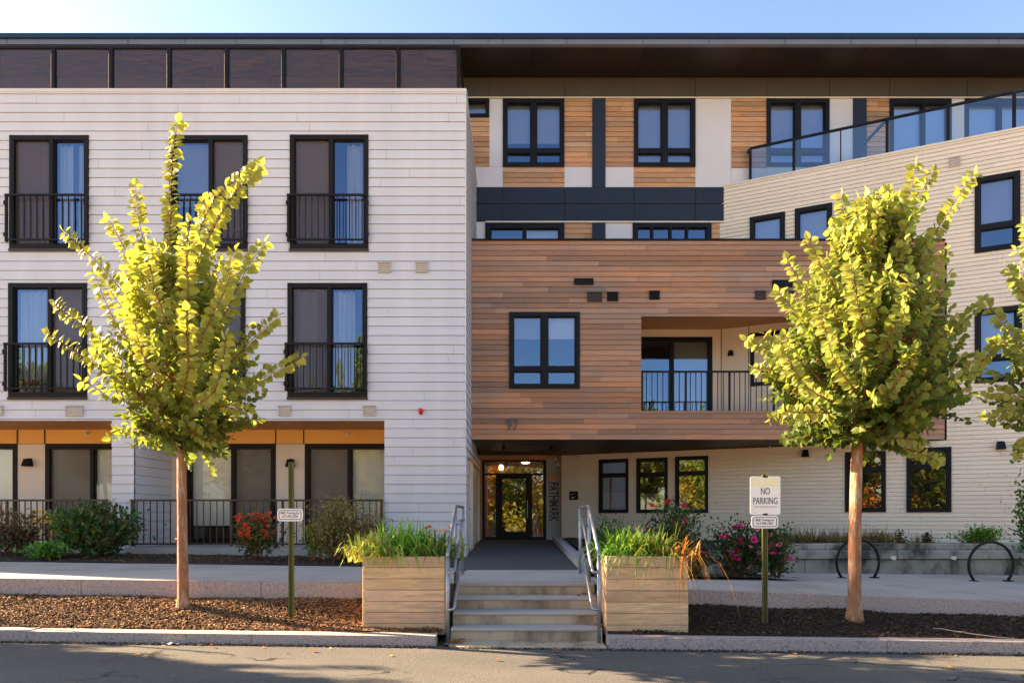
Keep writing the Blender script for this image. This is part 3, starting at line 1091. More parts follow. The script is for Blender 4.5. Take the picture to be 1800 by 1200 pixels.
sf = m.build('box_soffit', M['darkwood'], BLD)
for (x, y) in ((1.0, 18.6), (-.3, 18.6)):
    q = MB()
    q.lathe((x, y, ZS - .09), [(.05, 0), (.06, .05), (.06, .1)], 12)
    q.build('soffit_light', M['black'], sf)
mid = (bw[0] + bw[1]) / 2
win(FW, *bw, .11, (mid,), (PZ(648.5, YW),), .17, .13, .05, .1,
    [('blind', bw[0] + .1, mid, PZ(592, YW), bw[3], 'blindup'), ('blind', mid, bw[1] - .1, PZ(592, YW), bw[3], 'blind')], label='wide window in the cedar wall with blinds a third down')


def slot(x0, y0, x1, y1):
    q = MB()
    u0, u1, za, zb = PX(x0, YW), PX(x1, YW), PZ(y1, YW), PZ(y0, YW)
    q.box(FW, u0, u1, .0, .03, za, zb)
    for (a, b, c, d) in ((u0, u1, zb - .02, zb), (u0, u1, za, za + .02), (u0, u0 + .02, za + .02, zb - .02), (u1 - .02, u1, za + .02, zb - .02)):
        q.box(FW, a, b, .03, .05, c, d)
    q.build('exhaust_slot', M['black'], BLD)


slot(1009, 490, 1043, 501)
slot(1357, 493, 1392, 505)
for (a, b, c, d, mt) in ((1032, 514, 1058, 531, 'brownrail'), (1067, 514, 1086, 530, 'black'), (1141, 512, 1159, 527, 'black'), (1327, 512, 1345, 527, 'brownrail'), (1378, 512, 1395, 527, 'brownrail')):
    vent(FW, PX(a, YW), PX(c, YW), PZ(d, YW), PZ(b, YW), .014, mt, 5)
nb = MB()
for x in (896.5, 906.5):
    nb.tube([FW.p(PX(x, YW), 0, PZ(747, YW)), FW.p(PX(x, YW), .03, PZ(747, YW))], .01, 6)
hn = nb.build('house_number', M['greyletter'], BLD)
text('97', .42, M['greyletter'], hn, facing(PX(901, YW), YW - .045, PZ(747, YW)), 'numerals', sx=.78, extrude=.015, bold=.006)

# balcony inside the box
ZBF, ZBC = bal[2], PZ(579, YB)
m = MB()
m.box(FB, bal[0] - .3, PX(1268, YB) + .1, -.06, 0, PZ(592, YB), ZBC + .05)
m.box(FB, PX(1252, YB), PX(1275, YB), -.06, 0, ZBF, PZ(592, YB))
m.box(FA, UA, UB - .6, -.06, -.0, ZBF, ZBC, col=(1, 1, 1))
m.box(WORLD, bal[0] - .06, bal[0], YW + .16, YB, ZBF, ZBC)
m.box(WORLD, bal[1], bal[1] + .06, YW + .16, YB, ZBF, ZBC)
m.build('balcony_wall', M['pier'], BLD)
m = MB()
m.box(WORLD, bal[0] - .06, bal[1] + .05, YW + .165, YB + .02, ZBC, ZBC + .06)
m.build('balcony_ceiling', M['soffit'], BLD)
m = MB()
m.box(WORLD, bal[0] - .05, bal[1] + .05, YW + .05, YB, ZBF - .02, ZBF)
m.build('balcony_floor', M['concrete'], BLD)
for u in (uA(1268), uA(1316)):
    m = MB()
    m.box(FA, u - .008, u + .008, 0, .012, ZBF, ZBC)
    m.build('panel_joint_trim', M['brownrail'], BLD)
u0, u1 = bal[0] - .3, PX(1252, YB)
win(FB, u0, u1, ZBF + .02, PZ(592, YB), .1, (PX(1181, YB),), (), .09, .08, .02, .1, [('blind', PX(1185, YB), u1, ZBF, PZ(600, YB), 'blindgrey')], name='balcony_door', label='sliding door at the back of the cedar balcony')
win(FA, uA(1319), uA(1402), zA(1320, 679), zA(1320, 586), .1, (uA(1360),), (), .08, .08, .04, .02)
sconce(FA, uA(1285), zA(1285, 621), 0, 'black', .8)
rail(FW, bal[0], bal[1], PZ(651, YW), PZ(724, YW), -.03, [PX(x, YW) for x in (1129, 1206, 1283, 1361, 1442)], 32, 'rail', 'balcony_railing')

# ------------------------------------------------------------------ entrance
FD = front(YD)
zfl = .863
m = MB()
m.box(FD, PX(843, YD), PX(990, YD), -.1, .0, PZ(808, YD), ZS + .05)
m.box(FD, PX(985, YD), PX(989, YD), -.1, .05, zfl, PZ(808, YD))
m.box(FD, XE - .1, PX(848, YD), -.1, .0, zfl, PZ(808, YD))
m.build('entrance_header', M['soffit'], BLD)
fx0, fx1, fz1 = PX(848, YD), PX(960, YD), PZ(808, YD)
dx0, dx1 = PX(875, YD), PX(932, YD)
ztr = PZ(833, YD)
m = MB()
for (a, b, c, d) in ((fx0, fx0 + .07, zfl, fz1), (fx1 - .09, fx1, zfl, fz1), (fx0 + .07, fx1 - .09, fz1 - .06, fz1), (fx0 + .07, fx1 - .09, ztr - .03, ztr + .03), (dx0 - .06, dx0, zfl, ztr - .03),
                     (dx1, dx1 + .06, zfl, ztr - .03), (fx0 + .07, dx0 - .06, zfl, zfl + .09), (dx1 + .06, fx1 - .09, zfl, zfl + .09)):
    m.box(FD, a, b, -.09, .02, c, d)
en = m.build('entrance_frame', M['bronze'], BLD)
m = MB()
for (a, b, c, d) in ((fx0 + .07, fx1 - .09, ztr + .03, fz1 - .06), (fx0 + .07, dx0 - .06, zfl + .09, ztr - .03), (dx1 + .06, fx1 - .09, zfl + .09, ztr - .03)):
    m.face([FD.p(a, -.03, c), FD.p(b, -.031, c), FD.p(b, -.031, d), FD.p(a, -.03, d)])
m.build('pane', M['glassdk'], en)
m = MB()
gx0, gx1, gz0, gz1 = PX(883, YD), PX(924, YD), PZ(934, YD), PZ(841, YD)
for (a, b, c, d) in ((dx0 + .005, gx0, zfl + .01, ztr - .035), (gx1, dx1 - .005, zfl + .01, ztr - .035), (gx0, gx1, zfl + .01, gz0), (gx0, gx1, gz1, ztr - .035)):
    m.box(FD, a, b, -.05, .01, c, d)
dr = m.build('entrance_door', M['bronze'], BLD)
m = MB()
m.face([FD.p(gx0, -.02, gz0), FD.p(gx1, -.021, gz0), FD.p(gx1, -.021, gz1), FD.p(gx0, -.02, gz1)])
m.build('pane', M['glassdk'], dr)
m = MB()
hx = dx1 - .09
m.tube([FD.p(hx, .01, 1.55), FD.p(hx, .07, 1.55), FD.p(hx, .07, 2.1), FD.p(hx, .01, 2.1)], .012, 8)
m.build('handle', M['galv'], dr)
# lobby
m = MB()
m.box(WORLD, XE - .2, 1.9, 24.4, 24.5, .7, 3.6)
m.box(WORLD, XE - .25, XE - .2, YD + .12, 24.4, .7, 3.6)
m.box(WORLD, 1.9, 1.95, YD + .12, 24.4, .7, 3.6)
m.box(WORLD, XE - .2, 1.9, YD + .12, 24.4, 3.42, 3.5)
lb = m.build('lobby', M['lobby'], BLD)
m = MB()
m.box(WORLD, XE - .2, 1.9, YD + .1, 24.4, .8, zfl - .005)
m.build('lobby_floor', M['paver'], lb)
m = MB()
m.box(WORLD, -.75, .55, 24.33, 24.39, zfl, 3.1)
m.build('inner_door', M['bronze'], lb)
zl = PZ(821, 22.6)
m = MB()
m.lathe((PX(881, 22.6), 22.6, zl - .09), [(.05, 0), (.075, .04), (.075, .12), (.04, .17)], 12)
m.build('pendant_lamp', M['lamp'], lb, smooth=True)
m = MB()
m.lathe((PX(881, 22.6), 22.6, zl + .08), [(.09, 0), (.03, .06), (.008, .08), (.008, .3)], 10)
m.build('pendant_shade', M['bronze'], lb)
m = MB()
m.lathe((PX(924, 23), 23, 3.40), [(.02, -.03), (.13, -.02), (.13, .02)], 14)
m.build('ceiling_lamp', M['lamp2'], lb)
# sign panel
m = MB()
m.box(FD, PX(960, YD) + .005, PX(985, YD), -.06, .03, zfl, PZ(806, YD))
sp = m.build('entrance_sign', M['signpanel'], BLD)
text('PATHMARK', .40, M['bronzeletter'], sp, facing(PX(972.6, YD), YD - .034, PZ(881, YD), -math.pi / 2), sx=.585, extrude=.008, bold=.012)
text('THE', .24, M['orangeink'], sp, facing(PX(972.6, YD), YD - .034, PZ(840, YD)), sx=.60, extrude=.008, bold=.004)
for (x, y) in ((978, 804), (981.5, 815)):
    m = MB()
    p = FD.p(PX(x, YD), .05, PZ(y, YD))
    m.lathe(p + Vector((0, .06, 0)), [(.05, 0), (.055, .05), (.045, .10), (.02, .12)], 12, Vector((-.2, -1, -.5)))
    m.build('security_camera', M['whiteplastic'], BLD, smooth=True)
# side doors in the passage
m = MB()
a, b = sdoor[0], sdoor[1]
m.box(FS, a, b, -.12, -.08, .6, sdoor[3])
for (p, q) in ((a, a + .12), (b - .12, b), ((a + b) / 2 - .9, (a + b) / 2 - .75)):
    m.box(FS, p, q, -.08, -.005, .6, sdoor[3])
m.box(FS, a + .12, b - .12, -.08, -.007, sdoor[3] - .12, sdoor[3])
sd = m.build('side_door', M['pier'], BLD)
m = MB()
for yy in (16.7, 19.2):
    m.tube([FS.p(yy, -.08, 1.78), FS.p(yy, .0, 1.78), FS.p(yy + .14, .0, 1.78)], .014, 8)
m.build('handle', M['galv'], sd)

# ------------------------------------------------------------------ ground, kerbs, walks
def zr(X): return -.0127 * (max(-45, min(45, X)) + .88)
def zl_(X): return .64 - .0134 * max(-30, X)
def zf_(X): return .573 - .0376 * (min(X, 16) - 2.46)
def zb_(X): return .42 - .009 * (min(X, 16) - 7)


def zright(X, Y):
    t = max(0, min(1, (Y - 9.68) / 4.6))
    return zf_(X) * (1 - t) + zb_(X) * t


def struct(o): return tag(o, kind='structure')


def sheet(xs, ys, zf):
    m = MB()
    vs = [(x, y, zf(x, y)) for y in ys for x in xs]
    n = len(xs)
    m.idx(vs, [(j * n + i, j * n + i + 1, (j + 1) * n + i + 1, (j + 1) * n + i) for j in range(len(ys) - 1) for i in range(n - 1)])
    return m


def lin(a, b, n): return [a + (b - a) * i / (n - 1) for i in range(n)]


gx_ = [-500, -45, -20, -10, 0, 10, 20, 45, 500]
struct(sheet(gx_, [-500, -60, -12, 8, 40, 500], lambda x, y: zr(x) - .03).build('ground', M['grass']))
struct(sheet([-60, -45, -20, -10, -5, 0, 5, 10, 20, 45, 60], [-11, -2, 4, 7, 8.46], lambda x, y: zr(x)).build('road', M['asphalt']))


struct(sheet([-60, -45, -20, -10, 0, 10, 20, 45, 60], [-13, -6, 0, 3.2], lambda x, y: zr(x) + .005).build('bounce_parking_lot', M['lot']))  # lot behind the camera, put in pale tan to bounce warm light forward


def slab(xs, y0, y1, top, bot, mb=None, col=(1, 1, 1), top1=None):
    """strip along X whose top follows top(x) at y0 and top1(x) at y1"""
    m = mb or MB()
    t1 = top1 or top
    for a, b in zip(xs[:-1], xs[1:]):
        v = [(a, y0, bot(a)), (b, y0, bot(b)), (b, y1, bot(b)), (a, y1, bot(a)), (a, y0, top(a)), (b, y0, top(b)), (b, y1, t1(b)), (a, y1, t1(a))]
        m.idx(v, [(0, 3, 2, 1), (4, 5, 6, 7), (0, 1, 5, 4), (1, 2, 6, 5), (2, 3, 7, 6), (3, 0, 4, 7)], col)
    return m


XSL = PX(787, 8.43)         # stair well edges
XSR = PX(1066, 8.43)
# granite street kerb, in stones with tight joints
m = MB()
kx = [-24, -20.5, -17, -14.2, -11.3, -8.9, -6.03, -3.25, -.98]
for a, b in zip(kx[:-1], kx[1:]):
    dz = rng.uniform(-.006, .006)
    slab([a + .004, b - .004], 8.43 + rng.uniform(-.006, .006), 8.68, lambda x: zr(x) + .135 + dz, lambda x: zr(x) - .2, m)
kx = [1.15, 4.6, 7.3, 10.4, 14, 18, 24]
for a, b in zip(kx[:-1], kx[1:]):
    dz = rng.uniform(-.006, .006)
    slab([a + .004, b - .004], 8.43 + rng.uniform(-.006, .006), 8.66, lambda x: zr(x) + .15 + dz, lambda x: zr(x) - .2, m)
struct(m.build('street_kerb', M['granite']))
m = MB()
kx = [-24, -21, -17.5, -14, -10.2, -6.15, -3.6, -1.05]
for a, b in zip(kx[:-1], kx[1:]):
    slab([a + .004, b - .004], 9.68 + rng.uniform(-.008, .008), 9.85, lambda x: zl_(x), lambda x: -.2, m)
kx = [1.42, 4.7, 8.1, 11.5, 16]
for a, b in zip(kx[:-1], kx[1:]):
    slab([a + .004, b - .004], 9.68 + rng.uniform(-.008, .008), 9.85, lambda x: zf_(x), lambda x: -.2, m)
struct(m.build('walk_kerb', M['granite']))
# pavements
m = MB()
px_ = [-24, -19.5, -15, -10.5, -6, -2.9, XSL - .0]
for a, b in zip(px_[:-1], px_[1:]):
    slab([a + .005, b - .005], 9.853, 12.75, lambda x: zl_(x) - .006, lambda x: -.1, m)
struct(m.build('pavement', M['walk']))
m = MB()
px_ = [1.2, 2.7, 4.2, 5.7, 7.2, 8.7, 10.2, 11.7, 13.2, 16]
ys = lin(9.853, 14.25, 6)
for a, b in zip(px_[:-1], px_[1:]):
    for c, d in zip(ys[:-1], ys[1:]):
        v = [(a + .004, c, zright(a, c) - .006), (b - .004, c, zright(b, c) - .006), (b - .004, d, zright(b, d) - .006), (a + .004, d, zright(a, d) - .006)]
        m.idx(v, [(0, 1, 2, 3)])
struct(m.build('pavement', M['walk']))
m = sheet(lin(1.2, 16, 16), lin(9.8, 14.3, 8), lambda x, y: zright(x, y) - .03)
struct(m.build('pavement_base', M['soil']))
# landing and paved path to the door
m = MB()
m.box(WORLD, XSL - .02, XSR + .02, 9.94, 12.0, .2, .669, bev=.004)
struct(m.build('landing', M['walk']))
m = sheet(lin(XE + .02, 1.14, 5), [12.004, 14, 17, 21.35], lambda x, y: .67 + (zfl - .67) * max(0, (y - 12)) / 9.4)
struct(m.build('entrance_path', M['paver']))
m = MB()
kp = [(12.3, .80), (15, .86), (18, .93), (20.7, .985)]
for (a, za), (b, zb) in zip(kp[:-1], kp[1:]):
    v = [(1.14, a, .5), (1.36, a, .5), (1.36, b, .5), (1.14, b, .5), (1.14, a, za), (1.36, a, za), (1.36, b, zb), (1.14, b, zb)]
    m.idx(v, [(0, 3, 2, 1), (4, 5, 6, 7), (0, 1, 5, 4), (1, 2, 6, 5), (2, 3, 7, 6), (3, 0, 4, 7)])
struct(m.build('path_kerb', M['concrete']))


# mulch beds
def bed(X, Y):
    if X < 0:
        a, b = zr(X) + .125, zl_(X) - .235
    else:
        a, b = zr(X) + .12, zf_(X) - .235 + .006 * X
        b = min(b, zf_(X) - .12)
    t = max(0, min(1, (Y - 8.68) / 1.0))
    t = t * t * (3 - 2 * t) * .5 + t * .5
    return a + (b - a) * t + .035 * mnoise.noise(Vector((X * 1.1, Y * 1.5, 0))) + .012 * mnoise.noise(Vector((X * 7, Y * 7, 3)))


def chips(mb, n, x0, x1, y0, y1, zf, s=(.015, .05), dark=.35):
    for _ in range(n):
        x, y = rng.uniform(x0, x1), rng.uniform(y0, y1)
        z = zf(x, y) + rng.uniform(.0, .018)
        L, W = rng.uniform(*s), rng.uniform(.005, .012)
        a = rng.uniform(0, math.pi)
        d = Vector((math.cos(a), math.sin(a), rng.uniform(-.35, .35)))
        w = Vector((-math.sin(a), math.cos(a), rng.uniform(-.6, .6)))
        p = Vector((x, y, z + .006))
        t = rng.uniform(.45, 1.5)
        if rng.random() < dark: t *= .35
        h = Vector((0, 0, .006))
        mb.idx([p - d * L / 2 - w * W, p + d * L / 2 - w * W, p + d * L / 2 + w * W, p - d * L / 2 + w * W, p + h - d * L * .3, p + h + d * L * .3],
               [(0, 1, 5, 4), (2, 3, 4, 5), (1, 2, 5), (3, 0, 4)], (t, t * rng.uniform(.9, 1.05), t * rng.uniform(.8, 1.1)))


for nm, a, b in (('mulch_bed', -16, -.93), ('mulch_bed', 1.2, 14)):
    struct(sheet(lin(a, b, 220), lin(8.67, 9.70, 26), bed).build(nm, M['mulch' if a < 0 else 'mulchshade'], smooth=True))
m = MB()
chips(m, 22000, -10, -1.0, 8.7, 9.66, bed)
tag(m.build('mulch_chips', M['chip']), kind='stuff')
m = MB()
chips(m, 9000, 1.5, 8.6, 8.7, 9.66, bed, dark=.6)  # more dark chips here, shade of the right bed put into their tone
tag(m.build('mulch_chips', M['chipshade_grit']), kind='stuff')
# planting strips beside the building
def bedL(X, Y): return zl_(X) + .0 + .05 * max(0, min(1, (Y - 12.75) / .4)) + .03 * mnoise.noise(Vector((X * 2, Y * 2, 5)))
def bedU(X, Y): return .93 + .04 * mnoise.noise(Vector((X * 2, Y * 2, 9)))
struct(sheet(lin(-16, XE, 120), lin(12.752, 14.85, 14), bedL).build('planting_strip', M['soil'], smooth=True))


def bedR(X, Y): return zright(X, Y) + .05 + .03 * mnoise.noise(Vector((X * 2, Y * 2, 2)))


m = MB()
poly = [(1.36, 11.9), (3.0, 12.15), (4.7, 12.05), (5.3, 12.35), (4.9, 13.4), (4.0, 14.25)]
nx, ny = 46, 24
for j in range(ny):
    for i in range(nx):
        q = []
        for (di, dj) in ((0, 0), (1, 0), (1, 1), (0, 1)):
            x = 1.36 + 3.95 * (i + di) / nx
            y = 11.9 + 2.4 * (j + dj) / ny
            q.append((x, y))
        cx, cy = sum(p[0] for p in q) / 4, sum(p[1] for p in q) / 4
        ymin = 11.95 + .08 * (cx - 1.36)
        xmax = 5.25 - (cy - 12.2) * .55
        if cy < ymin or cx > xmax: continue
        m.face([(x, y, bedR(x, y)) for x, y in q])
struct(m.build('planting_strip', M['soil']))
m = sheet(lin(1.37, 16, 90), lin(14.7, 20.9, 24), bedU)
struct(m.build('upper_planting_bed', M['soil'], smooth=True))
m = MB()
chips(m, 2600, -10, -1.2, 12.8, 14.6, bedL, dark=.8)
chips(m, 1500, 1.5, 4.9, 12.2, 14.1, bedR, dark=.8)
tag(m.build('mulch_chips', M['chip']), kind='stuff')

# stone seat wall
sw = empty('stone_seat_wall', (6, 14.3, .4), 'low stained stone seat wall of stacked slabs below the beige wing', 'wall')
m = MB()
z_1, z_2 = PZ(982, 14.3), PZ(966, 14.45)
wx = [3.2, 6.1, 9.2, 12.3, 16]
for a, b in zip(wx[:-1], wx[1:]):
    m.box(WORLD, a + .004, b - .004, 14.36, 15.0, .1, z_1 - .012, bev=.012)
m.build('base_course', M['stone'], sw)
m = MB()
for a, b in zip([3.2, 5.0, 8.0, 11.0, 16][:-1], [5.0, 8.0, 11.0, 16]):
    m.box(WORLD, a + .003, b - .003, 14.27, 14.9, z_1, z_2, bev=.014)
m.build('seat_slab', M['stone'], sw)
m = MB()
for a, b in zip([3.2, 6.6, 10.1, 16][:-1], [6.6, 10.1, 16]):
    m.box(WORLD, a + .003, b - .003, 14.5, 14.95, z_2 + .004, PZ(955, 14.55), bev=.012)
m.build('upper_course', M['stone'], sw)
for x in (1571, 1677):
    s = MB()
    p = Vector((PX(x, 14.25), 14.25, PZ(981.5, 14.25)))
    s.lathe(p + Vector((0, .02, .02)), [(.035, 0), (.04, .04), (.04, .05)], 10, Vector((0, -1, -.15)))
    s.box(WORLD, p.x - .05, p.x + .05, p.y - .0, p.y + .02, p.z - .01, p.z + .05)
    o = s.build('wall_light', M['whiteplastic'], origin=p)
    tag(o, 'small white step light on the stone seat wall ' + ('between tree trunk and bike rack' if x == 1571 else 'just left of the right bike rack'), 'light', 'step lights on the seat wall')

# ------------------------------------------------------------------ steps, planters, handrails
st = MB()
tr_ = MB()
SZ = [(9.68, .665), (9.39, .505), (9.10, .34), (8.81, .175), (8.40, .012)]
for i in range(4):
    y0, z0 = SZ[i]
    if i:
        st.box(WORLD, XSL, XSR, y0 + .022, SZ[i - 1][0] + .05, -.15, z0 - .045)
        tr_.bbox(WORLD, XSL + .002, XSR - .002, y0, SZ[i - 1][0] + .018, z0 - .045, z0, (1, 1, 1), .010)
    else:
        st.box(WORLD, XSL, XSR, y0 + .022, y0 + .05, -.15, z0 - .045)
        tr_.bbox(WORLD, XSL + .002, XSR - .002, y0, y0 + .25, z0 - .045, z0 + .006, (1, 1, 1), .010)
st.bbox(WORLD, XSL, XSR, 8.40, 8.86, -.2, .012, (1, 1, 1), .008)
o = st.build('concrete_steps', M['steps'], origin=((XSL + XSR) / 2, 9, 0))
tr_.build('tread', M['walk'], o)  # greyer than the risers: skylight on the tops is put into the colour
tag(o, 'four weathered concrete steps rising from the road to the entrance path', 'steps')


def planter(x0, x1, y0, y1, z0, z1, label):
    r = empty('wooden_planter', ((x0 + x1) / 2, (y0 + y1) / 2, z0), label, 'planter', 'timber planters flanking the steps')
    h = (z1 - z0) / 7
    for nm, fr, a, b, n in (('front_panel', front(y0), x0, x1, 0), ('side_panel', Fr((x0, 0), (0, 1), (-1, 0)), y0, y1, 0), ('side_panel', Fr((x1, 0), (0, 1), (1, 0)), y0, y1, 0),
                            ('back_panel', Fr((0, y1), (1, 0), (0, 1)), x0, x1, 0)):
        m = MB()
        for i in range(7):
            t = rng.uniform(.86, 1.12)
            o1 = rng.uniform(-.003, .004)
            e = .0 if nm.startswith(('front', 'back')) else .045
            m.box(fr, a + e + rng.uniform(0, .003), b - e - rng.uniform(0, .003), -.042, o1, z0 + i * h + .0025, z0 + (i + 1) * h - .0025, (t, t * rng.uniform(.96, 1.02), t * rng.uniform(.9, 1.04)), bev=.004)
        m.build(nm, M['planter'], r)
    m = MB()
    m.box(WORLD, x0 + .05, x1 - .05, y0 + .05, y1 - .05, z0, z1 - .07)
    m.build('soil', M['soil'], r)
    return r


PLX0, PLX1 = PX(637, 8.85), PX(781, 8.85)
PRX0, PRX1 = PX(1065, 8.85), PX(1210, 8.85)
PZ1 = PZ(977, 8.85)
planter(PLX0, PLX1, 8.85, 9.67, .08, PZ1, 'sunlit timber planter left of the steps holding green daylilies')
planter(PRX0, PRX1, 8.85, 9.67, .06, PZ1, 'timber planter right of the steps with orange grass spilling over')


def handrail(X, sgn, label):
    r = empty('handrail', (X, 8.65, 0), label, 'handrail', 'galvanised handrails of the steps')
    g = MB()
    R = .024
    zt, zb_ = 1.14, 1.76
    y0, y1, y2 = 8.62, 9.83, 11.2
    top = [(X, y0, zt - .03), (X, y0 + .02, zt + .0), (X, y1, zb_), (X, y2, zb_)]
    g.tube(top, R, 10)
    g.build('top_rail', M['galv'], r, smooth=True)
    for (y, z0, z1) in ((8.66, -.05, 1.15), (9.80, .6, 1.74), (11.16, .62, 1.75)):
        p = MB()
        p.tube([(X, y, z0), (X, y, z1)], R, 10)
        p.lathe((X, y, max(z0, .0) if z0 < 0 else .665), [(.05, 0), (.05, .012), (.03, .016)], 12)
        p.build('post', M['galv'], r, smooth=True)
    Xi = X - sgn * .085
    for (za, zb) in ((.93, 1.56), (.46, 1.13)):
        h = MB()
        pts = [(X, 8.66, za - .02), (X - sgn * .03, 8.63, za - .025), (Xi + sgn * .02, 8.62, za - .02), (Xi, 8.64, za), (Xi, 9.86, zb), (Xi, 10.25, zb + .0), (Xi + sgn * .02, 10.32, zb), (X, 10.32, zb)]
        if za < .6:
            pts = pts[:5] + [(Xi, 10.0, zb), (X, 10.02, zb)]
        h.tube(pts, .019, 10)
        h.build('inner_rail', M['galv'], r, smooth=True)
    b = MB()
    b.tube([(X, 9.8, 1.5), (Xi, 9.8, 1.5)], .012, 8)
    b.tube([(X, 9.8, 1.07), (Xi, 9.8, 1.07)], .012, 8)
    b.build('bracket', M['galv'], r)
    return r


handrail(PX(787, 8.66), -1, 'galvanised steel handrail beside the left planter')
handrail(PX(1052.5, 8.66), 1, 'galvanised steel handrail beside the right planter')


# ------------------------------------------------------------------ plants
def V(a, b, c): return Vector((a, b, c))


def rv(r=rng):
    while True:
        v = Vector((r.uniform(-1, 1), r.uniform(-1, 1), r.uniform(-1, 1)))
        if .05 < v.length < 1: return v.normalized()


def lerp3(a, b, t): return tuple(a[i] + (b[i] - a[i]) * t for i in range(3))


def curve_pts(p0, p1, bend, n):
    mid = (p0 + p1) / 2 + bend
    out = []
    for i in range(n + 1):
        t = i / n
        out.append(p0 * (1 - t) ** 2 + mid * (2 * t * (1 - t)) + p1 * t * t)
    return out


def shoot(cr, tw, pts, sp, Ls, Ws, c0, c1, r, axis=None, r0=.012, droop=.25, tipgrow=.85, cvar=.18):
    """a twig with leaves in two ranks along it"""
    tw.tube(pts, [r0 * (1 - .8 * i / (len(pts) - 1)) for i in range(len(pts))], 5)
    tot = 0
    seg = []
    for a, b in zip(pts[:-1], pts[1:]):
        seg.append((a, b, tot, (b - a).length))
        tot += (b - a).length
    ax = axis or V(r.uniform(-.6, .6), 1, r.uniform(-.5, .5))
    s = .12 * tot
    side = 1
    while s < tot:
        for a, b, st_, ln in seg:
            if st_ <= s <= st_ + ln + 1e-9:
                t = (b - a).normalized()
                p = a + t * (s - st_)
                break
        q = s / tot
        sv = t.cross(ax)
        if sv.length < .1: sv = t.orthogonal()
        sv.normalize()
        d = sv * side * r.uniform(.7, 1) + t * r.uniform(.1, .55) + V(0, 0, -droop * r.uniform(.2, 1.2)) + rv(r) * .3
        n = V(-.75, 0, .5) * r.uniform(0, 1.3) + t * .2 + ax.normalized() * r.uniform(-1.3, -.2) + rv(r) * .5
        sz = (1 - (1 - tipgrow) * q) * r.uniform(.75, 1.15)
        col = lerp3(c0, c1, max(0, min(1, q * 1.1 + r.uniform(-.3, .3))))
        k = r.uniform(1 - cvar, 1 + cvar)
        col = (col[0] * k * r.uniform(.92, 1.08), col[1] * k, col[2] * k)
        cr.leaf(p + d.normalized() * .012, d, n, Ls * sz, Ws * sz, col, fold=r.uniform(.05, .35), droop=r.uniform(0, .35))
        side = -side
        s += sp * r.uniform(.75, 1.25)
    p, t = pts[-1], (pts[-1] - pts[-2]).normalized()
    cr.leaf(p, t + rv(r) * .3, rv(r), Ls * tipgrow, Ws * tipgrow, c1)


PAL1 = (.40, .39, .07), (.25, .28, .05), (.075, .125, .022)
PAL2 = (.36, .37, .08), (.15, .20, .032), (.038, .072, .014)


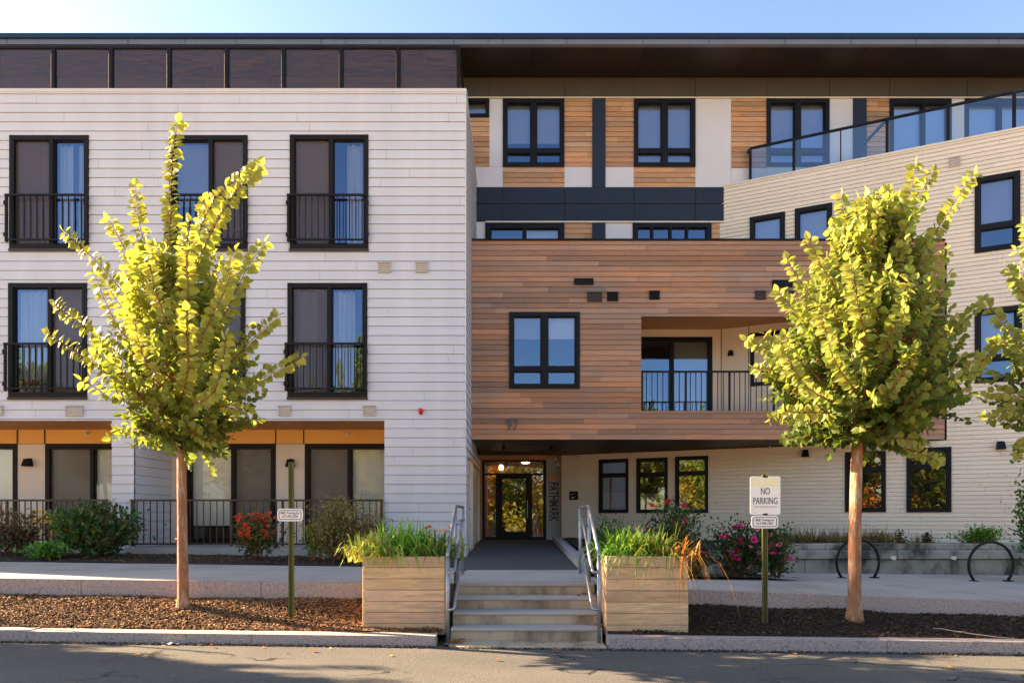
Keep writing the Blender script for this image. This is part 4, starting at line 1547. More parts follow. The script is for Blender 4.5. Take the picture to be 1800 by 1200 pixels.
def tree(name, base, trunkpts, trunkr, axis_px, shoots, env, fills, label, seed, leafL=.128, leafW=.112, pal=None):
    r = random.Random(seed)
    YOUNG, MIDC, DEEP = pal or PAL1
    root = empty(name, base, label, 'tree', 'young street trees in the mulch strip')
    tk = MB()
    tk.tube([trunkpts[0], trunkpts[0] + V(0, 0, .10), trunkpts[1] + V(0, 0, .08)] + [p + V(r.uniform(-.012, .012), r.uniform(-.012, .012), 0) for p in trunkpts[2:]],
            [trunkr[0] * 1.4, trunkr[0] * 1.18, trunkr[1] * 1.0] + list(trunkr[2:]), 14)
    # root flare knots
    for _ in range(3):
        i = r.randrange(1, 3)
        p = trunkpts[i]
        tk.tube([p, p + V(r.choice((-1, 1)) * trunkr[i] * 1.3, -.02, .03)], [trunkr[i] * .45, trunkr[i] * .2], 6)
    tk.build('trunk', M['bark'], root, smooth=True)
    cr, tw = MB(), MB()
    zmin, zmax = env[0][0], env[-1][0]

    def axis_at(z):
        for a, b in zip(trunkpts[:-1], trunkpts[1:]):
            if a.z <= z <= b.z:
                return a + (b - a) * ((z - a.z) / (b.z - a.z))
        return trunkpts[-1] if z > trunkpts[-1].z else trunkpts[0]

    def rad(z):
        for (za, ra), (zb, rb) in zip(env[:-1], env[1:]):
            if za <= z <= zb: return ra + (rb - ra) * (z - za) / (zb - za)
        return 0
    for (pts, leafscale) in shoots:
        p0, p1 = pts[0], pts[-1]
        a0 = axis_at(p0.z - .25)
        full = [a0] + pts
        # smooth
        sm = []
        for i in range(len(full) - 1):
            q0, q1 = full[max(i - 1, 0)], full[i]
            q2, q3 = full[i + 1], full[min(i + 2, len(full) - 1)]
            for k in range(4):
                t = k / 4
                sm.append(.5 * ((2 * q1) + (q2 - q0) * t + (2 * q0 - 5 * q1 + 4 * q2 - q3) * t * t + (3 * q1 - q0 - 3 * q2 + q3) * t ** 3))
        sm.append(full[-1])
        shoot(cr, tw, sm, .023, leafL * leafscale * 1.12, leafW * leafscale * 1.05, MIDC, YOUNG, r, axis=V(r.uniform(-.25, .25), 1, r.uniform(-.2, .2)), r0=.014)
    for _ in range(fills):
        z = zmin + (zmax - zmin) * (r.random() ** 1.25)
        R = rad(z)
        if R < .05: continue
        ang = r.uniform(0, 2 * math.pi)
        rr = R * math.sqrt(r.uniform(.02, .9))
        c = axis_at(z)
        d = V(math.cos(ang), math.sin(ang), 0)
        p0 = V(c.x, c.y, 0) + d * rr
        p0.z = z
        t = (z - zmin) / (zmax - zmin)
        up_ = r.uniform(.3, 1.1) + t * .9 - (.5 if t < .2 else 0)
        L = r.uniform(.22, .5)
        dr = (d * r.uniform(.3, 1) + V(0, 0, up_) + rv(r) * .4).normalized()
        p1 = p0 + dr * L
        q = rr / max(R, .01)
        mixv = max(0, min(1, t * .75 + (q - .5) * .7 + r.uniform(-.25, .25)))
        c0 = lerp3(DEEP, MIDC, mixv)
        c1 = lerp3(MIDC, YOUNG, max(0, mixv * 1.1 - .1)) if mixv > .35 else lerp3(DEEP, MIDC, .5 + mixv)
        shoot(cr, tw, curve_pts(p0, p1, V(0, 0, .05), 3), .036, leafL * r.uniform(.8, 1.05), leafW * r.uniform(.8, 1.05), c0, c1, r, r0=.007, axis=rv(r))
        if r.random() < .35:
            ax = axis_at(max(z - rr * .4, zmin + .15))
            tw.tube(curve_pts(ax, p0, V(0, 0, -.08), 4), [.016, .013, .011, .009, .007], 5)
    tw.build('branches', M['twig'], root, smooth=True)
    cr.build('crown', M['leaf'], root)
    return root


def px_shoot(Y, pts):
    return [PT(x, y, Y + d) for (x, y, d) in pts]


# left tree
YT = 9.33
bs = PT(322, 1064, YT)
tp = [bs + V(0, 0, -.1)] + [PT(x, y, YT) for x, y in ((322, 1058), (320, 950), (318, 850), (318, 770), (315, 700), (312, 620), (308, 540))]
tr_ = [.078, .074, .066, .062, .06, .045, .032, .02]
L = [
    ([(308, 560, 0), (300, 430, 0), (301, 300, 0), (312, 214, 0)], 1.05),
    ([(300, 590, .1), (270, 470, .1), (246, 400, .15), (238, 325, .1)], 1.0),
    ([(320, 590, -.2), (345, 470, -.25), (395, 365, -.3), (456, 290, -.3)], 1.05),
    ([(320, 560, .2), (335, 450, .3), (378, 350, .3), (440, 300, .3)], 1.0),
    ([(295, 620, -.2), (235, 540, -.25), (180, 470, -.3), (113, 408, -.3)], .95),
    ([(295, 590, .2), (250, 490, .2), (215, 430, .2), (192, 385, .2)], .95),
    ([(290, 680, -.1), (230, 640, -.2), (170, 590, -.2), (95, 535, -.2)], .95),
    ([(290, 710, -.3), (220, 680, -.4), (150, 630, -.4), (84, 586, -.4)], .9),
    ([(290, 640, -.3), (220, 590, -.4), (190, 540, -.4), (165, 480, -.4)], .9),
    ([(330, 640, -.2), (390, 560, -.3), (430, 480, -.3), (466, 425, -.3)], .95),
    ([(335, 680, .1), (400, 640, .1), (450, 590, .1), (489, 555, .1)], .9),
    ([(335, 720, -.2), (410, 690, -.2), (470, 660, -.2), (530, 627, -.2)], .85),
    ([(325, 620, -.5), (330, 520, -.7), (328, 450, -.8), (332, 390, -.8)], .95),
    ([(315, 640, -.5), (290, 560, -.8), (270, 500, -.9), (262, 440, -.9)], .95),
    ([(330, 650, -.5), (370, 560, -.8), (400, 500, -.9), (412, 440, -.9)], .95),
    ([(320, 700, -.4), (330, 660, -.9), (330, 600, -1.1), (328, 545, -1.2)], .95),
    ([(330, 720, -.4), (375, 690, -.9), (390, 640, -1.0), (398, 590, -1.1)], .9),
    ([(310, 700, -.4), (275, 670, -.8), (250, 620, -1.0), (235, 560, -1.0)], .9),
    ([(310, 690, .5), (270, 600, .8), (240, 520, .9), (225, 450, .9)], .9),
    ([(325, 690, .5), (370, 600, .8), (390, 520, .9), (405, 470, .9)], .9),
    ([(318, 600, .3), (325, 500, .5), (350, 420, .6), (360, 350, .6)], .95),
    ([(315, 740, -.2), (300, 745, -.3), (285, 760, -.35), (270, 775, -.35)], .75),
    ([(318, 745, -.2), (340, 755, -.3), (350, 768, -.3), (372, 778, -.3)], .75),
    ([(310, 715, -.2), (270, 705, -.3), (235, 700, -.4), (205, 690, -.4)], .8),
    ([(325, 725, -.2), (370, 715, -.3), (400, 715, -.4), (438, 722, -.4)], .8),
]
env = [(PZ(785, YT), .15), (PZ(765, YT), .5), (PZ(735, YT), .78), (PZ(690, YT), .95), (PZ(640, YT), .88), (PZ(580, YT), .70), (PZ(520, YT), .5), (PZ(470, YT), .25)]
T1 = tree('street_tree', bs, tp, tr_, 0, [(px_shoot(YT, p), s) for p, s in L], env, 330, 'sunlit yellow green street tree with long upright shoots left of the steps', 5)

# right tree
YT2 = 9.33
bs = PT(1502, 1080, YT2)
tp = [bs + V(0, 0, -.1)] + [PT(x, y, YT2) for x, y in ((1502, 1074), (1504, 950), (1506, 850), (1508, 770), (1512, 700), (1520, 600), (1530, 500))]
tr_ = [.095, .088, .08, .076, .07, .055, .038, .02]
Rr = [
    ([(1530, 560, 0), (1555, 460, 0), (1590, 380, 0), (1610, 290, 0)], 1.0),
    ([(1535, 560, .2), (1570, 450, .2), (1605, 370, .2), (1640, 300, .2)], .95),
    ([(1540, 600, -.2), (1600, 500, -.3), (1650, 400, -.3), (1712, 305, -.3)], .95),
    ([(1520, 580, .1), (1510, 480, .1), (1490, 410, .1), (1478, 345, .1)], .95),
    ([(1525, 560, -.3), (1528, 460, -.4), (1525, 400, -.4), (1522, 345, -.4)], .95),
    ([(1528, 560, .3), (1545, 460, .4), (1555, 400, .4), (1558, 335, .4)], .95),
    ([(1510, 600, -.3), (1470, 510, -.4), (1440, 460, -.4), (1422, 420, -.4)], .95),
    ([(1505, 640, -.3), (1450, 560, -.4), (1410, 500, -.4), (1383, 455, -.4)], .9),
    ([(1500, 660, -.2), (1440, 600, -.3), (1400, 550, -.3), (1367, 512, -.3)], .9),
    ([(1500, 690, -.2), (1430, 660, -.3), (1370, 625, -.3), (1312, 595, -.3)], .9),
    ([(1500, 710, .1), (1430, 690, .1), (1370, 665, .1), (1325, 645, .1)], .9),
    ([(1500, 720, -.5), (1450, 700, -.7), (1410, 670, -.8), (1370, 600, -.8)], .9),
    ([(1500, 730, -.3), (1450, 725, -.5), (1410, 725, -.5), (1378, 722, -.5)], .85),
    ([(1545, 620, .2), (1600, 540, .2), (1640, 490, .2), (1665, 440, .2)], .9),
    ([(1540, 660, -.2), (1610, 610, -.3), (1650, 580, -.3), (1685, 560, -.3)], .9),
    ([(1530, 700, .1), (1610, 670, .1), (1670, 640, .1), (1722, 628, .1)], .9),
    ([(1530, 720, -.2), (1600, 710, -.3), (1650, 700, -.3), (1702, 690, -.3)], .9),
    ([(1515, 760, -.1), (1560, 775, -.2), (1600, 790, -.2), (1650, 812, -.2)], .85),
    ([(1515, 755, -.3), (1560, 770, -.4), (1590, 770, -.4), (1620, 775, -.4)], .85),
    ([(1520, 660, -.6), (1520, 590, -.9), (1505, 520, -1.0), (1495, 460, -1.0)], .95),
    ([(1525, 680, -.6), (1560, 610, -.9), (1585, 540, -1.0), (1600, 480, -1.0)], .95),
    ([(1510, 700, -.6), (1470, 640, -.9), (1450, 580, -1.1), (1440, 530, -1.1)], .95),
    ([(1520, 720, -.5), (1560, 690, -1.0), (1590, 650, -1.1), (1610, 610, -1.1)], .9),
]
env = [(PZ(780, YT2), .2), (PZ(762, YT2), .62), (PZ(735, YT2), .95), (PZ(690, YT2), 1.15), (PZ(640, YT2), 1.10), (PZ(570, YT2), .9), (PZ(500, YT2), .66), (PZ(430, YT2), .36), (PZ(400, YT2), .15)]
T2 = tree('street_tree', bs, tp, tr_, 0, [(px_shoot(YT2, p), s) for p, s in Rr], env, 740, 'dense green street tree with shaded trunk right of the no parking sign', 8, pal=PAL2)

# third tree, cut by the right edge of the picture
YT3 = 9.5
bs = PT(1862, 1082, YT3)
tp = [bs + V(0, 0, -.1)] + [PT(x, y, YT3) for x, y in ((1862, 1074), (1861, 950), (1860, 850), (1860, 780), (1860, 700), (1858, 600), (1855, 520))]
R3 = [
    ([(1850, 600, 0), (1830, 500, 0), (1815, 430, 0), (1800, 392, 0)], .9),
    ([(1850, 640, -.2), (1820, 560, -.2), (1795, 510, -.2), (1772, 470, -.2)], .9),
    ([(1845, 680, -.2), (1800, 620, -.3), (1765, 570, -.3), (1728, 528, -.3)], .85),
    ([(1845, 690, .1), (1800, 640, .1), (1760, 600, .1), (1722, 640, .1)], .85),
    ([(1845, 720, -.1), (1800, 700, -.2), (1765, 690, -.2), (1735, 690, -.2)], .85),
    ([(1845, 740, -.2), (1810, 735, -.3), (1780, 720, -.3), (1742, 738, -.3)], .8),
    ([(1850, 760, -.2), (1820, 770, -.3), (1800, 780, -.3), (1788, 800, -.3)], .8),
    ([(1862, 600, 0), (1880, 480, 0), (1890, 400, 0), (1900, 320, 0)], .95),
    ([(1870, 650, 0), (1930, 560, 0), (1960, 500, 0), (1990, 440, 0)], .95),
]
env = [(PZ(800, YT3), .2), (PZ(770, YT3), .5), (PZ(700, YT3), .66), (PZ(600, YT3), .56), (PZ(500, YT3), .36), (PZ(420, YT3), .15)]
T3 = tree('street_tree', bs, tp, [.07, .066, .06, .055, .05, .04, .03, .018], 0, [(px_shoot(YT3, p), s) for p, s in R3], env, 150, 'small street tree with sparse leafy shoots at the far right edge', 13, pal=PAL2)

# another tree of the row stands left of the picture; its shadow falls on the road
T4 = copy_tree(T2)
T4.location = (-14.2, 9.35, .45)
T4.rotation_euler = (0, 0, 2.0)
T4['label'] = 'bushy street tree of the same row just beyond the left edge'


def shrub(name, c, rx, ry, rz, n, Ls, Ws, cols, label, flowers=(), seed=1, cat='shrub', spread=.75, group=None, stems=14, cone=0.0, up=.5):
    """c = foot of the plant; rounded crown of leaves from z=.1 rz to 2 rz"""
    r = random.Random(seed)
    root = empty(name, c, label, cat, group)
    C0 = Vector(c)
    fo, stm = MB(), MB()
    blobs = []
    for _ in range(stems):
        a = r.uniform(0, 2 * math.pi)
        h = r.uniform(.45, 1)
        k = math.sqrt(r.random()) * math.sqrt(max(0, 1 - (h - .5) ** 2 * 3.2)) if h < 1 else .2
        tip = C0 + V(math.cos(a) * rx * k, math.sin(a) * ry * k, 2 * rz * h)
        stm.tube(curve_pts(C0 + V(math.cos(a) * .04, math.sin(a) * .04, -.03), tip, V(math.cos(a) * rx * .15, math.sin(a) * ry * .15, 0), 4), [.012, .01, .008, .006, .004], 5)
        blobs.append((tip, r.uniform(.35, .6), r.choice(cols)))
        for f in (.45, .7):
            blobs.append((C0 + (tip - C0) * f + rv(r) * rx * .12, r.uniform(.3, .5), r.choice(cols)))
    for _ in range(n):
        b, s, col = r.choice(blobs)
        p = b + Vector((r.gauss(0, 1) * rx * s * .5, r.gauss(0, 1) * ry * s * .5, r.gauss(0, 1) * rz * s * .5))
        if p.z < C0.z + .02: p.z = C0.z + r.random() * .08
        if r.random() < .2: col = r.choice(cols)
        k = r.uniform(.65, 1.3)
        d = ((p - C0).normalized() * .6 + rv(r) * .8 + V(0, 0, up * .5))
        fo.leaf(p, d, V(0, 0, 1) * r.uniform(.2, 1) + rv(r) * .7, Ls * r.uniform(.65, 1.2), Ws * r.uniform(.65, 1.2), (col[0] * k, col[1] * k, col[2] * k))
    stm.build('stems', M['twig'], root, smooth=True)
    fo.build('foliage', M['shrubleaf'], root)
    return root, blobs, r


def blossom(mb, p, s, col, r, n=9):
    ax = (V(0, -.5, .7) + rv(r) * .5).normalized()
    x = ax.orthogonal().normalized()
    y = ax.cross(x)
    for ring, (k, el) in enumerate(((n, .25), (n - 3, .9))):
        for i in range(k):
            a = 2 * math.pi * (i + ring * .5) / k
            d = (x * math.cos(a) + y * math.sin(a)) * math.cos(el) + ax * math.sin(el)
            g = r.uniform(.8, 1.15)
            mb.leaf(p, d, ax, s * (1 - .25 * ring), s * .8, (col[0] * g, col[1] * g, col[2] * g), fold=.3, droop=-.15)


GR = [(.06, .12, .02), (.09, .16, .03), (.045, .085, .02)]
# left strip, between pavement and patios
def foot(px, Y): return (PX(px, Y), Y, bedL(PX(px, Y), Y))


shrub('leafy_shrub', foot(165, 13.5), .86, .5, .47, 3000, .12, .06, [(.07, .17, .02), (.05, .11, .02), (.16, .17, .04), (.10, .09, .04), (.04, .09, .03)],
      'broad green mixed shrub under the left patio railing', seed=21, stems=22)
shrub('leafy_shrub', foot(25, 13.6), .65, .4, .40, 1600, .08, .045, [(.12, .085, .045), (.17, .13, .06), (.09, .10, .03), (.15, .06, .04)],
      'brownish fading shrub at the left edge of the picture', seed=22, stems=16)
shrub('leafy_shrub', foot(75, 13.05), .45, .24, .12, 500, .09, .055, [(.10, .25, .03), (.12, .28, .04)], 'low bright green plant at the pavement edge', seed=23, stems=9)
rt, bl, r = shrub('flowering_shrub', foot(452, 13.35), .48, .38, .40, 1100, .08, .045, [(.06, .10, .025), (.08, .12, .03), (.15, .10, .03)],
                  'red flowering shrub before the long patio railing', seed=24, stems=16, cat='flower bush')
fm = MB()
for k in range(105):
    c = rt.location
    a = r.uniform(0, 6.28)
    h = r.uniform(.42, .90)
    k2 = math.sqrt(r.random())
    p = Vector(c) + V(math.cos(a) * .40 * k2, math.sin(a) * .3 * k2 - .05, h)
    blossom(fm, p, r.uniform(.04, .065), r.choice(((.75, .10, .03), (.70, .06, .04), (.80, .18, .05))), r, 6)
fm.build('blossom', M['petal'], rt)
shrub('leafy_shrub', foot(600, 13.3), .66, .5, .52, 6500, .06, .03, [(.30, .235, .07), (.22, .19, .055), (.36, .26, .10), (.19, .12, .085), (.15, .15, .04)],
      'rounded olive brown bush behind the left planter', seed=25, stems=34)
shrub('leafy_shrub', foot(555, 13.2), .24, .2, .36, 420, .07, .035, [(.16, .24, .03), (.12, .2, .03)], 'thin pale green sprig beside the olive bush', seed=26, stems=7)
shrub('leafy_shrub', foot(660, 13.8), .32, .25, .46, 900, .05, .025, [(.14, .05, .04), (.10, .04, .035), (.08, .07, .03)], 'dark reddish shrub peeping over the left planter', seed=27, stems=12)


def blades(mb, c, n, L, W, cols, r, spread=.12, lean=.6, sag=1.0, dirx=0):
    for _ in range(n):
        a = r.uniform(0, 2 * math.pi)
        d = V(math.cos(a) + dirx, math.sin(a), 0)
        p = Vector(c) + V(r.gauss(0, spread), r.gauss(0, spread * .7), 0)
        ln = L * r.uniform(.6, 1.15)
        k = r.uniform(.2, 1) * lean
        col = r.choice(cols)
        g = r.uniform(.75, 1.25)
        col = (col[0] * g, col[1] * g, col[2] * g)
        w = W * r.uniform(.7, 1.2)
        s = V(-d.y, d.x, 0).normalized()
        prev = None
        for i in range(6):
            t = i / 5
            q = p + d.normalized() * (ln * k * t) + V(0, 0, ln * (t * math.sqrt(max(.05, 1 - k * k * .6)) - sag * k * .9 * t * t * t))
            ww = w * (1 - t ** 2.2) + .001
            cur = (q - s * ww / 2, q + s * ww / 2)
            if prev: mb.face([prev[0], prev[1], cur[1], cur[0]], col)
            prev = cur


def clump(name, c, n, L, W, cols, label, seed, cat='plant', group=None, **kw):
    r = random.Random(seed)
    m = MB()
    blades(m, c, n, L, W, cols, r, **kw)
    o = m.build(name, M['shrubleaf'], origin=Vector(c))
    return tag(o, label, cat, group), r


pl = [(655, 9.0, 'pale yellow green daylily clump at the outer corner of the left planter', [(.52, .52, .12), (.44, .50, .08), (.58, .50, .16)]),
      (690, 9.2, 'bright green daylily clump in the left planter', [(.26, .46, .05), (.30, .50, .07), (.16, .32, .04)]),
      (726, 9.15, 'tall green daylily clump in the middle of the left planter', [(.22, .44, .05), (.26, .48, .06), (.13, .28, .04)]),
      (768, 9.1, 'dark green daylily clump with orange flowers by the left handrail', [(.12, .20, .04), (.08, .15, .03), (.16, .20, .05)])]
for i, (px, Y, lb_, cols) in enumerate(pl):
    o, r = clump('daylily', (PX(px, Y), Y, PZ1 - .08), (190, 220, 220, 190)[i], (.56, .74, .74, .58)[i], .028, cols, lb_, 40 + i, group='daylilies in the left planter', spread=.12, lean=(.8, .95, .95, .95)[i], sag=1.05)
    if i == 3:
        f = MB()
        for k in range(14):
            p = Vector((PX(px - 8, Y), Y - .05, PZ1)) + V(r.gauss(0, .11), r.gauss(0, .08), r.uniform(.08, .38))
            f.tube([p - V(0, 0, .25), p], .003, 4, (.1, .1, .03))
            blossom(f, p, r.uniform(.028, .042), r.choice(((.75, .22, .06), (.8, .3, .1), (.55, .10, .06))), r, 6)
        f.build('blossom', M['petal'], o)
pr_ = [(1085, 9.2, 'fresh green daylily clump at the rail end of the right planter', [(.13, .30, .03), (.18, .36, .04), (.08, .18, .03)], .42),
       (1120, 9.1, 'yellow green daylily clump in the right planter', [(.17, .30, .03), (.24, .30, .04), (.10, .20, .03)], .46),
       (1160, 9.15, 'green and gold grass clump in the right planter', [(.16, .22, .03), (.30, .24, .05), (.10, .18, .03)], .46),
       (1190, 8.98, 'orange dried grass drooping over the right planter corner', [(.62, .22, .04), (.55, .28, .06), (.45, .14, .03), (.4, .3, .06)], .50)]
for i, (px, Y, lb_, cols, ln) in enumerate(pr_):
    clump('daylily' if i < 2 else 'ornamental_grass', (PX(px, Y), Y, PZ1 - .08), (200, 200, 190, 60)[i], ln * (1.55, 1.55, 1.5, 1.25)[i], .022, cols, lb_, 50 + i, group='grasses in the right planter', spread=.10,
          lean=(1.0, 1.05, 1.1, 1.1)[i], sag=(1.15, 1.15, 1.25, 1.6)[i], dirx=(0, 0, 0, .5)[i])


# roses and the rest on the right
def footR(px, Y): return (PX(px, Y), Y, bedR(PX(px, Y), Y))


def rose(px, Y, rx, rz, n, label, seed, nf, fc, ky=.9):
    rt, bl, r = shrub('rose_bush', footR(px, Y), rx, rx * ky, rz, n, .065, .042, [(.03, .07, .02), (.05, .10, .025), (.025, .05, .02), (.09, .10, .03)], label, seed=seed, stems=22, cat='rose bush', group='rose bushes by the pavement')
    f = MB()
    for k in range(nf):
        b = r.choice(bl)[0]
        p = b + V(r.gauss(0, .07), -abs(r.gauss(.10, .12)), r.gauss(.05, .06))
        blossom(f, p, r.uniform(.06, .095), r.choice(fc), r, 8)
    f.build('blossom', M['petal'], rt)


rose(1185, 12.75, .60, .60, 2600, 'tall rose bush with red flowers behind the right planter', 61, 20, [(.70, .02, .06), (.75, .03, .10), (.70, .10, .20)])
rose(1300, 12.7, .58, .46, 2600, 'bushy rose with magenta pink flowers left of the no parking post', 62, 32, [(.72, .03, .22), (.75, .06, .30), (.72, .02, .10), (.78, .25, .42)])
rose(1366, 12.55, .42, .42, 1500, 'leggy rose bush with few flowers behind the no parking post', 63, 4, [(.70, .2, .35)])
rose(1225, 13.3, .34, .30, 600, 'sparse small rose with two red flowers on the dark soil', 64, 5, [(.72, .03, .12)])
c = (PX(1072, 13.4), 13.4, .66)
shrub('juniper', c, .48, .4, .42, 2600, .09, .02, [(.05, .13, .03), (.07, .17, .035), (.04, .09, .025)], 'feathery green juniper behind the right planter', seed=66, stems=24)
m = MB()
r = random.Random(70)
for (x, y, z, s) in ((PX(1265, 12.9), 12.9, 0, .30), (PX(1238, 13.6), 13.6, 0, .2)):
    zz = bedR(x, y)
    vs = []
    for j in range(6):
        for i in range(10):
            el = -.2 + 1.75 * j / 5
            a = 2 * math.pi * i / 10
            k = 1 + .18 * mnoise.noise(Vector((math.cos(a) * 2 + x, math.sin(a) * 2, el * 2)))
            vs.append((x + s * 1.2 * math.cos(a) * math.cos(el) * k, y + s * .9 * math.sin(a) * math.cos(el) * k, zz + s * .6 * math.sin(el) * k))
    m = MB()
    m.idx(vs, [(j * 10 + i, j * 10 + (i + 1) % 10, (j + 1) * 10 + (i + 1) % 10, (j + 1) * 10 + i) for j in range(5) for i in range(10)])
    o = m.build('boulder', M['stone'], smooth=True, origin=(x, y, zz))
    tag(o, 'grey boulder half hidden under the magenta rose' if s > .25 else 'smaller grey boulder beside the sparse rose', 'rock')
# tufted tan grasses on top of the seat wall
gr_cols = [(.24, .15, .05), (.20, .14, .05), (.16, .13, .05), (.28, .17, .07)]
xs = [1383, 1404, 1426, 1449, 1472, 1494, 1521, 1540, 1556, 1335, 1358]
for i, px in enumerate(xs):
    Y = 15.1
    clump('tufted_grass', (PX(px, Y), Y, .95), 190, .55, .011, gr_cols, 'low tan grass tuft in the row above the seat wall', 80 + i, cat='grass tuft', group='tan grass tufts above the seat wall', spread=.13, lean=.95, sag=.9)
for i, px in enumerate((1612, 1636)):
    clump('tufted_grass', (PX(px, 15.1), 15.1, .95), 80, .38, .011, gr_cols, 'small tan grass tuft beside the dark low shrub', 95 + i, cat='grass tuft', group='small grass tufts between dark shrubs', spread=.1, lean=.95, sag=.9)
for i, (px, lb_) in enumerate(((1580, 'small dark purple shrub at the end of the tan grasses'), (1628, 'small dark green shrub between seat wall and siding'))):
    shrub('low_shrub', (PX(px, 15.1), 15.1, .96), .15, .15, .15, 260, .05, .026, [(.05, .045, .03), (.07, .07, .03), (.045, .06, .025)], lb_, seed=100 + i, stems=10)
shrub('low_shrub', (PX(1722, 14.9), 14.9, .95), .5, .35, .19, 1500, .055, .035, [(.10, .22, .025), (.13, .27, .035), (.08, .17, .02)], 'spreading bright green shrub above the right bike rack', seed=104, stems=26)
shrub('tall_shrub', (PX(1826, 13.2), 13.2, zright(9.9, 13.2)), .42, .4, 1.05, 2200, .09, .05, [(.05, .13, .025), (.07, .17, .03), (.04, .09, .025)], 'tall dark green shrub at the right edge of the picture', seed=105, stems=40)


# ------------------------------------------------------------------ signs, bike racks, small things
def rrect(mb, x, y, z, w, h, rad, t, n=5):
    pts = []
    for cx, cz, a0 in ((1, 1, 0), (-1, 1, 90), (-1, -1, 180), (1, -1, 270)):
        for k in range(n + 1):
            a = math.radians(a0 + 90 * k / n)
            pts.append((x + cx * (w / 2 - rad) + rad * math.cos(a), z + cz * (h / 2 - rad) + rad * math.sin(a)))
    m = len(pts)
    vs = [(p, y, q) for p, q in pts] + [(p, y + t, q) for p, q in pts]
    mb.idx(vs, [tuple(range(m))[::-1], tuple(range(m, 2 * m))] + [(i, (i + 1) % m, m + (i + 1) % m, m + i) for i in range(m)])


def ring(mb, x, y, z, w, h, rad, lw, n=5):
    out, inn = [], []
    for cx, cz, a0 in ((1, 1, 0), (-1, 1, 90), (-1, -1, 180), (1, -1, 270)):
        for k in range(n + 1):
            a = math.radians(a0 + 90 * k / n)
            for L_, rr in ((out, rad), (inn, rad - lw)):
                L_.append((x + cx * (w / 2 - rad) + rr * math.cos(a), y, z + cz * (h / 2 - rad) + rr * math.sin(a)))
    m = len(out)
    mb.idx(out + inn, [(i, m + i, m + (i + 1) % m, (i + 1) % m) for i in range(m)])


def signpost(px, Y, ytop, ybase, label):
    X = PX(px, Y)
    z1, z0 = PZ(ytop, Y), bed(X, Y) - .1
    r = empty('sign_post', (X, Y, z0 + .1), label, 'street sign')
    m = MB()
    # U channel post: web and two flanges
    m.box(WORLD, X - .022, X + .022, Y, Y + .006, z0, z1)
    m.box(WORLD, X - .036, X - .022, Y - .022, Y + .004, z0, z1)
    m.box(WORLD, X + .022, X + .036, Y - .022, Y + .004, z0, z1)
    m.mi = 1
    z = z0 + .15
    while z < z1 - .02:
        m.idx([(X + .008 * math.cos(a) - .004, Y - .002, z + .008 * math.sin(a)) for a in [k * math.pi / 3 for k in range(6)]], [tuple(range(6))])
        z += .0254 * 1.05
    m.build('post', [M['greenpost'], M['hole']], r)
    return r, X


def towing(r, X, Y, x0, y0, x1, y1):
    xc, zc = PX((x0 + x1) / 2, Y), PZ((y0 + y1) / 2, Y)
    w, h = PX(x1, Y) - PX(x0, Y), PZ(y0, Y) - PZ(y1, Y)
    m = MB()
    rrect(m, xc, Y - .035, zc, w, h, .045, .004)
    p = m.build('sign_plate', M['sign'], r)
    m = MB()
    ring(m, xc, Y - .037, zc, w - .04, h - .04, .03, .008)
    m.build('border', M['ink'], p)
    text('B&B Towing Inc\n617-492-5781', .046, M['ink'], p, facing(xc, Y - .0375, zc + .002), sx=.85, extrude=.0006)
    b = MB()
    for dz in (-h / 2 + .025, h / 2 - .025):
        b.tube([(xc, Y, zc + dz), (xc, Y - .042, zc + dz)], .006, 6)
    b.build('bolt', M['galv'], p)


YS = 9.1
r, X = signpost(512.5, YS, 812, 1078, 'green perforated post with small towing sign in the sunlit mulch')
towing(r, X, YS, 489, 893.5, 534, 915.5)
POST1 = r
r, X = signpost(1344, YS, 833, 1085, 'green post with white no parking sign above a towing sign')
towing(r, X, YS, 1319, 905.5, 1366.5, 928)
xc, zc = PX(1343.5, YS), PZ(870.5, YS)
w, h = PX(1370, YS) - PX(1317, YS), PZ(837, YS) - PZ(904, YS)
m = MB()
rrect(m, xc, YS - .035, zc, w, h, .025, .004)
p = m.build('sign_plate', M['sign'], r)
m = MB()
rrect(m, xc, YS - .0365, PZ(847, YS), w - .03, .11, .012, .001)
m.build('yellow_band', M['signyellow'], p)
text('NO\nPARKING', .128, M['ink'], p, facing(xc, YS - .0375, PZ(872, YS)), sx=.62, extrude=.0006)
text('UNAUTHORIZED VEHICLES', .032, M['inkfade'], p, facing(xc, YS - .0375, PZ(890.5, YS)), sx=.80, extrude=.0006)
b = MB()
for zz in (PZ(838, YS), PZ(903, YS)):
    b.box(WORLD, xc - .03, xc + .03, YS - .042, YS - .03, zz - .008, zz + .008)
b.build('clamp', M['black'], p)

r2 = copy_tree(POST1)
r2.location = (-8.5, 9.3, bed(-8.5, 9.3))
r2['label'] = 'green perforated towing sign post beyond the left edge of the view'

YK = 13.2
for i, (px, Y, rot, lb_) in enumerate(((1508, 13.2, .12, 'round black bike rack hoop behind the right tree trunk'), (1742, 13.0, .05, 'round black bike rack hoop near the right edge'))):
    X = PX(px, Y)
    zb = zright(X, Y)
    R = .44
    root = empty('bike_rack', (X, Y, zb), lb_, 'bike rack', 'hoop bike racks on the pavement')
    m = MB()
    cz = zb + .70 - .44 + .04
    cz = zb + .30
    pts = []
    a0 = math.asin(min(1, .28 / R))
    for k in range(41):
        a = -a0 + (math.pi + 2 * a0) * k / 40
        pts.append((X + R * math.cos(a) * math.cos(rot), Y + R * math.cos(a) * math.sin(rot), cz + R * math.sin(a)))
    m.tube(pts, .026, 10)
    m.build('hoop', M['rail'], root, smooth=True)
    for e in (pts[0], pts[-1]):
        q = MB()
        q.box(WORLD, e[0] - .07, e[0] + .07, e[1] - .06, e[1] + .06, zb - .005, zb + .014, bev=.004)
        q.build('foot_plate', M['rail'], root)

